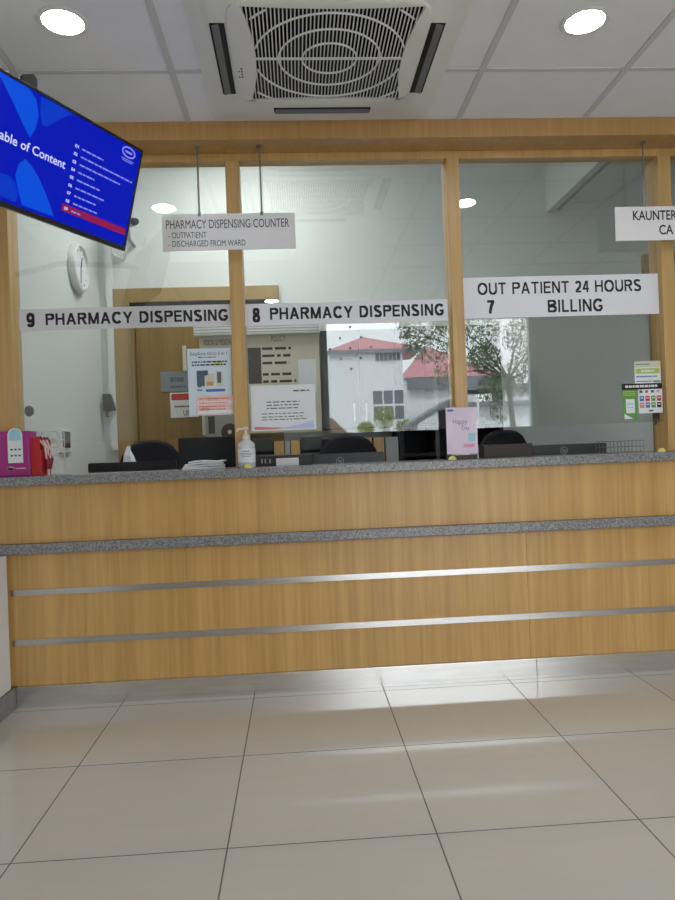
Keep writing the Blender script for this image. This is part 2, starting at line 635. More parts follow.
def tiles():
    m = bpy.data.materials.new('glossy beige floor tiles')
    m.use_nodes = True
    nt = m.node_tree
    b = nt.nodes['Principled BSDF']
    g = nt.nodes.new('ShaderNodeNewGeometry')
    sp = nt.nodes.new('ShaderNodeSeparateXYZ')
    nt.links.new(g.outputs['Position'], sp.inputs[0])

    def mth(op, a, b2=None, c=None):
        n = nt.nodes.new('ShaderNodeMath')
        n.operation = op
        for i, x in enumerate((a, b2, c)):
            if x is None:
                continue
            if isinstance(x, (int, float)):
                n.inputs[i].default_value = x
            else:
                nt.links.new(x, n.inputs[i])
        return n.outputs[0]

    def dist(s, o):
        return mth('PINGPONG', mth('SUBTRACT', s, o - 60.0), 0.3)   # 0 on a joint

    d = mth('MINIMUM', dist(sp.outputs['X'], -0.239), dist(sp.outputs['Y'], 1.975))
    ln = mth('LESS_THAN', d, 0.0022)
    # per-tile tone
    tx = mth('FLOOR', mth('DIVIDE', mth('SUBTRACT', sp.outputs['X'], -0.239), 0.6))
    ty = mth('FLOOR', mth('DIVIDE', mth('SUBTRACT', sp.outputs['Y'], 1.975), 0.6))
    cb = nt.nodes.new('ShaderNodeCombineXYZ')
    nt.links.new(tx, cb.inputs[0])
    nt.links.new(ty, cb.inputs[1])
    wn = nt.nodes.new('ShaderNodeTexWhiteNoise')
    nt.links.new(cb.outputs[0], wn.inputs['Vector'])
    mp = nt.nodes.new('ShaderNodeMapping')
    mp.inputs['Scale'].default_value = (1.2, 9, 1)
    nt.links.new(g.outputs['Position'], mp.inputs['Vector'])
    nz = nt.nodes.new('ShaderNodeTexNoise')
    nz.inputs['Scale'].default_value = 2.0
    nz.inputs['Detail'].default_value = 5
    nt.links.new(mp.outputs[0], nz.inputs['Vector'])
    s = mth('MULTIPLY_ADD', nz.outputs['Fac'], 0.5, mth('MULTIPLY', wn.outputs['Value'], 0.5))
    r = nt.nodes.new('ShaderNodeValToRGB')
    r.color_ramp.elements[0].position = 0.15
    r.color_ramp.elements[1].position = 0.85
    r.color_ramp.elements[0].color = (0.52, 0.495, 0.440, 1)
    r.color_ramp.elements[1].color = (0.57, 0.545, 0.485, 1)
    nt.links.new(s, r.inputs['Fac'])
    mx = nt.nodes.new('ShaderNodeMix')
    mx.data_type = 'RGBA'
    nt.links.new(ln, mx.inputs['Factor'])
    nt.links.new(r.outputs['Color'], mx.inputs[6])
    mx.inputs[7].default_value = (0.10, 0.09, 0.075, 1)
    nt.links.new(mx.outputs[2], b.inputs['Base Color'])
    rg = mth('MULTIPLY_ADD', ln, 0.6, mth('MULTIPLY_ADD', nz.outputs['Fac'], 0.05, 0.055))
    nt.links.new(rg, b.inputs['Roughness'])
    b.inputs['Specular IOR Level'].default_value = 0.55
    return m


M['tiles'] = tiles()


def glass(name, refl=0.10, tint=(0.93, 0.955, 0.95)):
    m = bpy.data.materials.new(name)
    m.use_nodes = True
    nt = m.node_tree
    nt.nodes.clear()
    out = nt.nodes.new('ShaderNodeOutputMaterial')
    t = nt.nodes.new('ShaderNodeBsdfTransparent')
    t.inputs['Color'].default_value = (*tint, 1)
    gl = nt.nodes.new('ShaderNodeBsdfGlossy')
    gl.inputs['Color'].default_value = (0.97, 1.0, 1.0, 1)
    gl.inputs['Roughness'].default_value = 0.0
    mx = nt.nodes.new('ShaderNodeMixShader')
    mx.inputs[0].default_value = refl
    nt.links.new(t.outputs[0], mx.inputs[1])
    nt.links.new(gl.outputs[0], mx.inputs[2])
    nt.links.new(mx.outputs[0], out.inputs['Surface'])
    return m


M['glass'] = glass('partition glass', 0.085)
M['acrylic'] = glass('clear acrylic', 0.05, (0.96, 0.96, 0.97))

# ------------------------------------------------------------------ the hall shell
YC = 3.22            # face of the counter and of the header
ZC = 2.665           # hall ceiling
XL, XR = -1.75, 4.6  # hall side walls
YB = -0.9            # hall rear wall (glazed entrance behind the viewer)
OX0, OX1, OZ = 0.30, 2.74, 2.62    # entrance opening
ZI = 3.3             # pharmacy ceiling
YI = 5.0             # pharmacy back wall
XIL = -1.365         # pharmacy left wall

struct('floor', MB().box(XL - 0.1, XR + 0.1, YB - 0.1, 3.5, -0.1, 0), M['tiles'])
c = MB()
c.box(XL, XR, YB, YC, ZC, ZC + 0.06)
struct('ceiling', c, M['ceil'])
# ceiling grid
g = MB()
for x in (-1.06, -0.445, 0.82, 1.43, 2.04, 2.65, 3.26, 3.87):
    g.box(x - 0.013, x + 0.013, YB, YC, ZC - 0.005, ZC + 0.001)
for y in (2.80, 2.19, 1.58, 0.97, 0.36, -0.25):
    g.box(XL, -0.325, y - 0.012, y + 0.012, ZC - 0.004, ZC + 0.001)
    g.box(0.665, XR, y - 0.012, y + 0.012, ZC - 0.004, ZC + 0.001)
struct('trim_1', g, M['tbar'])

w = MB()
w.box(XL - 0.12, XL, YB, 3.70, 0, ZC + 0.06)
w.box(XL, -1.413, 3.40, 3.50, 1.053, ZC)              # stub beside the first post
w.box(XL, -1.328, 1.2, 3.20, 0.0, 0.698)             # low wall under the writing ledge
struct('wall_left', w, M['wall'])
struct('baseboard_left', MB().box(-1.329, -1.316, 1.19, 3.22, 0.0, 0.098), M['skirt'], bevel=0.002)
struct('wall_right', MB().box(XR, XR + 0.12, YB, YI, 0, ZI), M['wall'])
w = MB()
w.box(XL - 0.12, OX0, YB - 0.15, YB, 0, ZI)
w.box(OX1, XR + 0.12, YB - 0.15, YB, 0, ZI)
w.box(OX0, OX1, YB - 0.15, YB, OZ, ZI)
struct('wall_rear', w, M['rearwood'])
# entrance frame behind the viewer
fr = MB()
for x in (OX0 + 0.04, OX1 - 0.025):
    fr.box(x - 0.04 if x < 1 else x - 0.025, x + 0.04 if x < 1 else x + 0.025, YB - 0.11, YB - 0.04, 0, OZ)
fr.box(OX0, OX1, YB - 0.11, YB - 0.04, OZ - 0.05, OZ)
o = struct('door_2', fr, M['greypillar'])

# roof slab that closes the building
struct('ceiling_roof', MB().box(XL - 0.12, XR + 0.12, YB - 0.15, YI + 0.12, ZI, ZI + 0.15), M['ceil'])

# pharmacy shell
struct('wall_pharmacy_left', MB().box(XL - 0.12, XIL, 3.701, YI, 0, ZI).box(XL + 0.001, XIL, 3.501, 3.701, 1.053, ZI).box(XL + 0.001, XIL, 3.662, 3.701, 0, 1.053), M['wallin'])
w = MB()
w.box(XL - 0.12, XR, YI, YI + 0.12, 0, ZI)
struct('wall_pharmacy_back', w, M['wallin'])
struct('floor_pharmacy', MB().box(XL - 0.1, XR, 3.5, YI + 0.1, -0.1, 0), M['tiles'])
# wall above the header, between the two ceilings
struct('wall_header', MB().box(XL, XR, 3.24, 3.46, ZC, ZI), M['wallin'])

# bulkhead beam under the pharmacy ceiling, running away from the glass
a = at(550, 206, YI)
bk = MB()
bk.box(a.x - 0.03, a.x + 0.42, 3.5, YI, a.z + 0.02, ZI)
bk.box(a.x - 0.03, a.x + 0.02, 3.5, YI, a.z - 0.05, a.z + 0.02)
bk.box(a.x + 0.06, a.x + 0.12, 3.5, YI, a.z - 0.04, a.z + 0.02)
struct('ceiling_beam', bk, M['wallin'])
# darker return wall beyond the beam
b0 = at(545, 300, 4.75)

# header, rail, posts
hd = MB()
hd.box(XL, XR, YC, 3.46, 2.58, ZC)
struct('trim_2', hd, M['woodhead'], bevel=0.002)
struct('trim_3', MB().box(XL, XR, 3.372, 3.44, 2.542, 2.58), M['woodpost'], bevel=0.002)
posts = [(-1.412, -1.334), (-0.297, -0.231), (0.787, 0.850), (1.862, 1.928), (2.94, 3.01)]
for i, (x0, x1) in enumerate(posts):
    struct('trim_%d' % (4 + i), MB().box(x0, x1, 3.36, 3.485, 1.052, 2.541), M['woodpost'], bevel=0.003)
# panes: lower edge stops above the counter and leaves a pass-through gap
gm = [M['glass']]
for i in range(4):
    x0, x1 = posts[i][1], posts[i + 1][0]
    p = struct('window_%d' % (i + 1), MB().box(x0 + 0.001, x1 - 0.001, YG, YG + 0.008, 1.203, 2.541), gm)
    if i == 1:
        hm = MB()
        for px, py in ((350, 327), (340, 338), (361, 337), (330, 349), (350, 348), (371, 347), (341, 359), (361, 358), (351.5, 369)):
            q = at(px, py, YG)
            hm.lathe([(0.0055, -0.001), (0.0055, 0.002)], (q.x, YG, q.z), 12, 'y')
        so = obj('speaking_hole', hm, M['inkg'], p)

# ------------------------------------------------------------------ the counter
ct = thing('service_counter', 'long wooden service counter with two granite ledges and metal strips', 'counter', (0.8, YC, 0))
XE = XR - 0.01
obj('front_panel', MB().box(XL + 0.01, XE, 3.245, 3.275, 0.745, 1.008), M['wood'], ct)
lp = MB()
SEAM = at(530, 640, 3.24).x
lp.box(XL + 0.005, SEAM - 0.0008, 3.24, 3.27, 0.095, 0.698)
lp.box(SEAM + 0.0008, XE, 3.24, 3.27, 0.095, 0.698)
obj('front_panel', lp, M['wood'], ct)
obj('countertop', MB().box(XL + 0.01, XE, 3.205, 3.66, 1.009, 1.051), M['granite'], ct, bevel=0.004)
obj('ledge', MB().box(XL + 0.01, XE, 3.205, 3.30, 0.699, 0.744), M['granite'], ct, bevel=0.004)
for z0, z1 in ((0.507, 0.534), (0.279, 0.307)):
    s = MB()
    s.box(-1.327, SEAM - 0.0006, 3.234, 3.241, z0, z1)
    s.box(SEAM + 0.0006, XE, 3.2346, 3.241, z0, z1)
    obj('metal_strip', s, M['alu'], ct)
KS = at(537, 668, 3.222).x
for x0, x1, dy in ((-1.3155, KS - 0.0008, 0), (KS + 0.0008, XE, 0.0015)):
    obj('kick_plate', MB().box(x0, x1, 3.222 + dy, 3.241, 0.0, 0.094), M['kick'], ct, bevel=0.001)
obj('rear_panel', MB().box(XIL + 0.02, XE, 3.56, 3.60, 0.0, 1.008), M['greypillar'], ct)

# ------------------------------------------------------------------ ceiling things
def downlight(x, y, label):
    t = thing('downlight', label, 'ceiling light', (x, y, ZC), group=None)
    n = 36
    m = MB()
    prof = [(0.068, 0.0), (0.086, -0.001), (0.088, -0.006), (0.083, -0.009), (0.070, -0.007)]
    m2 = MB()
    vs, fs = [], []
    for r, z in prof:
        for j in range(n):
            an = 2 * PI * j / n
            vs.append((x + r * math.cos(an), y + r * math.sin(an), ZC + z))
    k = len(prof)
    for i in range(k):
        for j in range(n):
            fs.append((i * n + j, i * n + (j + 1) % n, ((i + 1) % k) * n + (j + 1) % n, ((i + 1) % k) * n + j))
    m.add(vs, fs)
    obj('trim_ring', m, M['acw'], t, smooth=True)
    obj('diffuser', m2.lathe([(0.069, -0.007), (0.069, -0.003)], (x, y, ZC), n), M['lamp'], t)
    return t


l1 = atz(63, 22.5, ZC - 0.006)
l2 = atz(585, 22, ZC - 0.006)
downlight(l1.x, l1.y, 'lit round downlight above the tilted television')
downlight(l2.x, l2.y, 'lit round downlight to the right of the air conditioner')
downlight(2.9, 2.45, 'added out of view downlight over the billing end of the counter')  # extra lamp out of view, added to brighten the hall
downlight(-0.2, -0.2, 'lit round downlight near the entrance, left of its middle')
downlight(2.05, -0.2, 'added unseen downlight directly inside the entrance')  # unseen lamp behind the viewer, added for more hall light

# cassette air conditioner
AX0, AX1, AY0, AY1 = -0.327, 0.665, 2.20, 3.192
ACX, ACY = (AX0 + AX1) / 2, (AY0 + AY1) / 2
ac = thing('ceiling_air_conditioner', 'white square cassette air conditioner set in the ceiling', 'air conditioner', (ACX, ACY, ZC))


def rrect(cx, cy, hx, hy, r, z, k=6):
    pts = []
    for sx, sy, a0 in ((1, 1, 0), (-1, 1, PI / 2), (-1, -1, PI), (1, -1, 1.5 * PI)):
        for i in range(k + 1):
            an = a0 + PI / 2 * i / k
            pts.append(Vector((cx + sx * (hx - r) + r * math.cos(an), cy + sy * (hy - r) + r * math.sin(an), z)))
    return pts


def loft(mb, loops, cap0=False, cap1=False):
    n = len(loops[0])
    vs = [p for l in loops for p in l]
    fs = []
    for i in range(len(loops) - 1):
        for j in range(n):
            fs.append((i * n + j, i * n + (j + 1) % n, (i + 1) * n + (j + 1) % n, (i + 1) * n + j))
    if cap0:
        fs.append(tuple(range(n)))
    if cap1:
        fs.append(tuple(range((len(loops) - 1) * n, len(loops) * n)))
    return mb.add(vs, fs)


H = 0.496
pn = MB()
loft(pn, [rrect(ACX, ACY, H, H, 0.015, ZC), rrect(ACX, ACY, H, H, 0.015, ZC - 0.008),
          rrect(ACX, ACY, H - 0.06, H - 0.045, 0.05, ZC - 0.016), rrect(ACX, ACY, H - 0.07, H - 0.06, 0.06, ZC - 0.024)], True, True)
obj('panel', pn, M['acw'], ac, smooth=True)
# raised centre frame with a pincushion window
zf = ZC - 0.036
gx, gy = 0.320, 0.315


def pin(s, z, n=24):
    """pincushion outline: flared corners, sides bowed inwards"""
    cxs, cys = gx * s, gy * s
    pts = []
    c4 = [(cxs, cys), (-cxs, cys), (-cxs, -cys), (cxs, -cys)]
    bow = [0.014, 0.038, 0.014, 0.038]
    for e in range(4):
        x0, y0 = c4[e]
        x1, y1 = c4[(e + 1) % 4]
        nx, ny = -(x0 + x1), -(y0 + y1)
        l = math.hypot(nx, ny)
        for i in range(n):
            t = i / n
            bb = bow[e] * (1 - (2 * t - 1) ** 2)
            pts.append(Vector((ACX + 0.012 + x0 + (x1 - x0) * t + nx / l * bb, ACY - 0.040 + y0 + (y1 - y0) * t + ny / l * bb, z)))
    return pts


outer = []
ip = pin(1.0, 0)
for p in ip:      # matching outer loop (rounded square), one point per inner point
    d = Vector((p.x - ACX, p.y - ACY, 0))
    an = math.atan2(d.y, d.x)
    cs, sn = math.cos(an), math.sin(an)
    e = 9.0
    r = 0.362 / ((abs(cs) ** e + abs(sn) ** e) ** (1 / e))
    outer.append(Vector((ACX + r * cs, ACY + r * sn * 0.955 - 0.034, 0)))


def zz(l, z):
    return [Vector((p.x, p.y, z)) for p in l]


cf = MB()
loft(cf, [zz(outer, ZC - 0.022), zz(outer, zf + 0.004), zz([ACX_ for ACX_ in [Vector((ACX + (p.x - ACX) * 0.985, ACY + (p.y - ACY) * 0.985, 0)) for p in outer]], zf),
          zz(ip, zf), zz(ip, zf + 0.010)])
obj('grille_frame', cf, M['acw'], ac, smooth=True)
dk = MB()
dk.add(zz(pin(1.0, 0), zf + 0.0095), [tuple(range(len(ip)))])
dk.prism(zz(pin(1.0, 0), zf + 0.0095), (0, 0, 0.001))
obj('grille_void', dk, M['acd'], ac)
# bars
gb = MB()
poly = [(p.x, p.y) for p in ip]


def inside_span(x):
    ys = []
    for i in range(len(poly)):
        (xa, ya), (xb, yb) = poly[i], poly[(i + 1) % len(poly)]
        if (xa - x) * (xb - x) < 0:
            ys.append(ya + (x - xa) / (xb - xa) * (yb - ya))
    ys.sort()
    return [(ys[i], ys[i + 1]) for i in range(0, len(ys) - 1, 2)]


nb = 46
gcx, gcy = ACX + 0.012, ACY - 0.040
for i in range(nb):
    x = gcx - gx + 2 * gx * (i + 0.5) / nb
    for y0, y1 in inside_span(x):
        gb.box(x - 0.0023, x + 0.0023, y0, y1, zf + 0.002, zf + 0.006)
obj('grille_bars', gb, M['acw'], ac)


def inpoly(x, y):
    return any(y0 <= y <= y1 for y0, y1 in inside_span(x))


rg = MB()
for R in (0.105, 0.195, 0.290, 0.385):
    pts = [(gcx + R * math.cos(2 * PI * j / 96), gcy + R * 0.96 * math.sin(2 * PI * j / 96), zf + 0.001) for j in range(97)]
    run = []
    for p in pts:
        if inpoly(p[0], p[1]):
            run.append(p)
        else:
            if len(run) > 2:
                rg.tube(run, 0.0038, 6)
            run = []
    if len(run) > 2:
        rg.tube(run, 0.0038, 6)
rg.box(gcx - gx + 0.038, gcx + gx - 0.038, gcy - 0.005, gcy + 0.005, zf - 0.001, zf + 0.004)
obj('grille_rings', rg, M['acw'], ac, smooth=True)
# four air outlets
for sx, sy in ((-1, 0), (1, 0), (0, 1), (0, -1)):
    m, m2 = MB(), MB()
    if sx:
        x = ACX + sx * 0.397
        m.box(x - 0.027, x + 0.027, ACY - 0.245, ACY + 0.235, ZC - 0.0255, ZC - 0.02)
        m2.bar((x + sx * 0.004, ACY - 0.240, ZC - 0.027), (x + sx * 0.004, ACY + 0.230, ZC - 0.027), 0.030, 0.004, up=(sx * 0.35, 0, 1))
    else:
        y = ACY + (0.377 if sy > 0 else -0.425)
        m.box(ACX - 0.215, ACX + 0.215, y - 0.020, y + 0.020, ZC - 0.0255, ZC - 0.02)
        m2.bar((ACX - 0.21, y + sy * 0.004, ZC - 0.027), (ACX + 0.21, y + sy * 0.004, ZC - 0.027), 0.028, 0.004, up=(0, sy * 0.35, 1))
    vo = obj('air_outlet', m, M['acd'], ac)
    obj('louvre', m2, M['acg'], vo)
m = MB()
for i in range(4):
    m.box(ACX - 0.334, ACX - 0.328, ACY + 0.02 + i * 0.02, ACY + 0.03 + i * 0.02, zf - 0.0006, zf)
    if i % 2:
        m.box(ACX - 0.345, ACX - 0.339, ACY + 0.02 + i * 0.02, ACY + 0.028 + i * 0.02, zf - 0.0006, zf)
obj('indicator_marks', m, M['ink'], ac)

# ------------------------------------------------------------------ television
ps, ti = 0.47402, 0.28114
te = Vector((math.sin(ps), math.cos(ps), 0))
tn0 = Vector((math.cos(ps), -math.sin(ps), 0))
tu = Vector((0, 0, 1)) * math.cos(ti) + tn0 * math.sin(ti)
tn = te.cross(tu).normalized()          # towards the viewer
TW, TH = 0.735, 0.425
tc0 = Vector((-0.65438, 2.98362, 2.21158)) - te * TW / 2       # centre of the front face
tv = thing('television', 'black wall television tilted down, showing a blue contents slide', 'television', tc0 - tu * TH / 2)


def tvp(u, v, d=0.0):
    return tc0 + te * u + tu * v + tn * d


def tvuv(px, py):
    d = ray(px, py)
    t = (tc0 - EYE).dot(tn) / d.dot(tn)
    p = EYE + d * t - tc0
    return p.dot(te), p.dot(tu)


def tvq(mb, pts, d0, d1):
    mb.prism([tvp(u, v, d0) for u, v in pts], tn * (d1 - d0))


def rect(u0, u1, v0, v1):
    return [(u0, v0), (u1, v0), (u1, v1), (u0, v1)]


bz = 0.011
hu, hv = TW / 2, TH / 2
m = MB()
tvq(m, rect(-hu, hu, -hv, -hv + 0.018), -0.03, 0.002)
tvq(m, rect(-hu, hu, hv - bz, hv), -0.03, 0.002)
tvq(m, rect(-hu, -hu + bz, -hv + 0.018, hv - bz), -0.03, 0.002)
tvq(m, rect(hu - bz, hu, -hv + 0.018, hv - bz), -0.03, 0.002)
obj('bezel', m, M['black'], tv, bevel=0.002)
m = MB()
tvq(m, rect(-hu + 0.004, hu - 0.004, -hv + 0.004, hv - 0.004), -0.045, -0.012)
tvq(m, rect(-hu + 0.12, hu - 0.12, -hv + 0.03, hv - 0.10), -0.075, -0.045)
obj('back_shell', m, M['blackm'], tv, bevel=0.004)
scr_m = bpy.data.materials.new('screen gradient')
m = MB()
su0, su1, sv0, sv1 = -hu + bz, hu - bz, -hv + 0.018, hv - bz
tvq(m, rect(su0, su1, sv0, sv1), -0.004, -0.001)
scr = obj('screen', m, M['scr'], tv)


def clip(pts):
    return [(min(max(u, su0 + 0.001), su1 - 0.001), min(max(v, sv0 + 0.001), sv1 - 0.001)) for u, v in pts]


def zp(l):          # points read in an enlarged view of the corner with the television
    return [tvuv(x / 4.5, 60 + y / 4.5) for x, y in l]


m = MB()
tvq(m, clip(zp([(-90, -60), (0, 50), (60, 88), (130, 125), (165, 180), (175, 250), (160, 310), (135, 350), (100, 280), (60, 190), (20, 110)])), -0.001, -0.0006)
obj('slide_shape', m, M['scr1'], scr)
m = MB()
tvq(m, clip(zp([(115, 445), (145, 480), (175, 530), (210, 610), (243, 705), (100, 652), (82, 585), (70, 520), (85, 468)])), -0.001, -0.0006)
obj('slide_shape', m, M['scr1'], scr)
m = MB()
tvq(m, clip(zp([(185, 163), (240, 190), (332, 238), (270, 265), (215, 300), (190, 292), (182, 240)])), -0.001, -0.0006)
obj('slide_shape', m, M['scr2'], scr)
m = MB()
tvq(m, clip(zp([(-120, 470), (0, 508), (40, 520), (70, 556), (84, 600), (70, 640), (-110, 560)])), -0.001, -0.0006)
obj('slide_shape', m, M['scr2'], scr)
m = MB()
ue, ve = tvuv(65.0, 60 + 489 / 4.5)
ua, va = tvuv(0, 60 + 356 / 4.5)
text(m, 'able of Content', tvp(ua - 0.004, (va + ve) / 2, -0.001), te, tu, 0.0300, width=ue - ua + 0.004, bold=0.012, nrm=tn, thick=0.0006)
text(m, 'T', tvp(ua - 0.010, (va + ve) / 2, -0.001), te, tu, 0.0300, bold=0.012, align='r', nrm=tn, thick=0.0006)
obj('lettering', m, M['scrw'], scr)
m, m2 = MB(), MB()
nums = [(348, 392), (342, 427), (336, 462), (330, 497), (324, 532), (317, 568), (311, 603), (305, 638), (298, 673)]
ends = [(467, 442), (595, 545), (540, 560), (425, 538), (448, 587), (467, 632), (430, 655), (440, 693), (362, 692)]
rnd = random.Random(3)
for i, (nx, ny) in enumerate(nums):
    u, v = zp([(nx, ny)])[0]
    m, m2 = MB(), MB()
    text(m, '0%d' % (i + 1), tvp(u - 0.011, v - 0.003, -0.0006), te, tu, 0.0115, width=0.018, bold=0.02, nrm=tn, thick=0.0006)
    us = u + 0.026
    uend = zp([ends[i]])[0][0]
    while us < uend - 0.004:
        wl = min(rnd.uniform(0.012, 0.034), uend - us)
        tvq(m2, rect(us, us + wl, v - 0.0015, v + 0.0045), -0.0006, -0.0002)
        us += wl + 0.005
    obj('slide_number', m, M['scrw'], scr)
    obj('slide_text_line', m2, M['scrp'], scr)
m3 = MB()
qa = zp([(280, 652), (578, 757), (570, 786), (275, 683)])
va_, vb_ = (qa[0][1] + qa[1][1]) / 2, (qa[2][1] + qa[3][1]) / 2
tvq(m3, rect(qa[3][0], su1 - 0.006, vb_, va_), -0.001, -0.0006)
obj('slide_highlight_bar', m3, M['scrr'], scr)
m2 = MB()
lu, lv = zp([(580, 417)])[0]
ring = MB()
ring.tube([tvp(lu + 0.036 * math.cos(2 * PI * j / 40), lv + 0.019 * math.sin(2 * PI * j / 40), -0.0008) for j in range(40)], 0.0032, 6, True)
obj('slide_emblem', ring, M['scrp'], scr)
tvq(m2, rect(lu - 0.020, lu + 0.020, lv - 0.004, lv + 0.004), -0.0006, -0.0002)
tvq(m2, rect(lu - 0.036, lu + 0.036, lv - 0.031, lv - 0.028), -0.0006, -0.0002)
tvq(m2, rect(lu - 0.030, lu + 0.030, lv - 0.038, lv - 0.035), -0.0006, -0.0002)
obj('slide_emblem_text', m2, M['scrp'], scr)
# wall arm
m = MB()
bc = tvp(-0.02, 0.02, -0.075)
wl_ = Vector((XL + 0.005, bc.y - 0.25, bc.z + 0.02))
elb = Vector(((bc.x + wl_.x) / 2, bc.y + 0.05, bc.z + 0.01))
m.tube([bc + tn * 0.005, elb], 0.016, 10)
m.tube([elb, wl_], 0.016, 10)
m.box(XL, XL + 0.012, wl_.y - 0.06, wl_.y + 0.06, wl_.z - 0.13, wl_.z + 0.13)
obj('wall_arm', m, M['blackm'], tv)
m = MB()


def tvback(px, py, d_=-0.055):      # a point of the bracket plane behind the screen
    r_ = ray(px, py)
    c_ = tc0 + tn * d_
    return EYE + r_ * ((c_ - EYE).dot(tn) / r_.dot(tn))


for q4 in (((20, 76.5), (22.5, 74), (31, 74), (35, 79), (35, 92), (20, 84)),):
    m.prism([tvback(*p_) for p_ in q4], tn * 0.012)
obj('mounting_bracket', m, M['black'], tv)

# ------------------------------------------------------------------ hanging signs
XX, ZZ = Vector((1, 0, 0)), Vector((0, 0, 1))


def wtext(m, s, x, z, y, cap, width=None, **k):
    return text(m, s, Vector((x, y, z)), XX, ZZ, cap, width, nrm=Vector((0, -1, 0)), **k)


MSL = []


def MS():
    MSL.append(MB())
    return MSL[-1]


YS = 3.295
s1 = thing('hanging_sign', 'white hanging sign reading pharmacy dispensing counter on two rods', 'sign', (-0.285, YS, 2.088))
A, B = at(161.5, 214.5, YS), at(296, 248, YS)
zt, zb = (A.z + at(295, 212.5, YS).z) / 2, (B.z + at(163, 251, YS).z) / 2
obj('board', MB().box(A.x, B.x, YS, YS + 0.008, zb, zt), M['sign'], s1, bevel=0.001)
m = MB()
wd = B.x - A.x
hh = zt - zb
wtext(MS(), 'PHARMACY DISPENSING COUNTER', A.x + 0.030 * wd, zb + hh * 0.60, YS, hh * 0.235, wd * 0.925, thick=0.001)
wtext(MS(), '- OUTPATIENT', A.x + 0.045 * wd, zb + hh * 0.335, YS, hh * 0.165, wd * 0.285, thick=0.001)
wtext(MS(), '- DISCHARGED FROM WARD', A.x + 0.045 * wd, zb + hh * 0.10, YS, hh * 0.165, wd * 0.575, thick=0.001)
for m in MSL:
    obj('lettering', m, M['inkg'], s1)
for px in (196, 258.5):
    x = at(px + 2.0, 180, YS).x
    m = MB().tube([(x, YS + 0.004, zt - 0.004), (x, YS + 0.004, 2.579)], 0.0045, 10)
    m.lathe([(0.014, 2.572), (0.014, 2.579)], (x, YS + 0.004, 0), 14)
    m.lathe([(0.008, zt - 0.012), (0.008, zt + 0.006)], (x, YS + 0.004, 0), 10)
    obj('rod', m, M['chrome'], s1, smooth=True)

A, B = at(615, 207, YS), at(617, 240.5, YS)
zt, zb = A.z, B.z - 0.002
s2 = thing('hanging_sign', 'white hanging sign reading kaunter at the right end', 'sign', (A.x + 0.28, YS, zb))
xe = A.x + 0.56
obj('board', MB().box(A.x, xe, YS, YS + 0.008, zb, zt), M['sign'], s2, bevel=0.001)
m = MB()
hh = zt - zb
k0 = at(633, 220, YS).x
MSL.clear()
wtext(MS(), 'KAUNTER', k0, zb + hh * 0.60, YS, hh * 0.27, 0.222, thick=0.001, bold=0.016)
wtext(MS(), 'CA', at(659, 229, YS).x, zb + hh * 0.17, YS, hh * 0.27, 0.072, thick=0.001, bold=0.016)
for m in MSL:
    obj('lettering', m, M['ink'], s2)
for x in (at(644.5, 180, YS).x, xe - 0.12):
    m = MB().tube([(x, YS + 0.004, zt - 0.004), (x, YS + 0.004, 2.579)], 0.004, 10)
    m.lathe([(0.014, 2.572), (0.014, 2.579)], (x, YS + 0.004, 0), 14)
    obj('rod', m, M['chrome'], s2, smooth=True)

# ------------------------------------------------------------------ films on the glass
YF = YG - 0.0005


def flat(name, label, cat, x0, x1, z0, z1, m, y=YF, t=0.0012):
    o = obj(name, MB().box(x0, x1, y - t, y, z0, z1), m)
    o.location.y = o.location.y
    return tag(o, label, cat)


def zband(px0, pya, px1, pyb, y=YF):
    return (at(px0, pya, y).z + at(px1, pyb, y).z) / 2


z9t, z9b = zband(20, 309.5, 231, 304), zband(20, 330.5, 231, 326)
f9 = flat('window_banner', 'grey window banner lettered 9 pharmacy dispensing', 'banner', -1.306, -0.300, z9b, z9t, M['film'])
hh = z9t - z9b
yl = YF - 0.0018
x = lambda px, py=315: at(px, py, YF).x
obj('lettering', caps(MB(), '9', x(26.5), x(34.5), z9b + hh * 0.17, hh * 0.64, yl, .20), M['ink'], f9)
obj('lettering', caps(MB(), 'PHARMACY DISPENSING', x(45.5), x(228), z9b + hh * 0.23, hh * 0.54, yl, .20), M['ink'], f9)
z8t, z8b = zband(247, 304, 447, 299.5), zband(248, 326.5, 448, 320.5)
f8 = flat('window_banner', 'pale window banner lettered 8 pharmacy dispensing', 'banner', -0.230, 0.774, z8b, z8t, M['filmb'])
hh = z8t - z8b
obj('lettering', caps(MB(), '8', x(252.5), x(260), z8b + hh * 0.17, hh * 0.64, yl, .20), M['ink'], f8)
obj('lettering', caps(MB(), 'PHARMACY DISPENSING', x(270), x(444), z8b + hh * 0.26, hh * 0.54, yl, .20), M['ink'], f8)
z7t, z7b = zband(463, 279.5, 659, 272), zband(464, 319.5, 660, 313)
f7 = flat('window_banner', 'tall pale window banner lettered out patient 24 hours billing', 'banner', 0.846, 1.858, z7b, z7t, M['filmb'])
hh = z7t - z7b
obj('lettering', caps(MB(), 'OUT PATIENT 24 HOURS', x(478.5), x(642), z7b + hh * 0.575, hh * 0.29, yl, .172), M['ink'], f7)
obj('lettering', caps(MB(), '7', x(487.5), x(494.5), z7b + hh * 0.11, hh * 0.33, yl, .21), M['ink'], f7)
obj('lettering', caps(MB(), 'BILLING', x(548), x(603), z7b + hh * 0.10, hh * 0.31, yl, .18), M['ink'], f7)


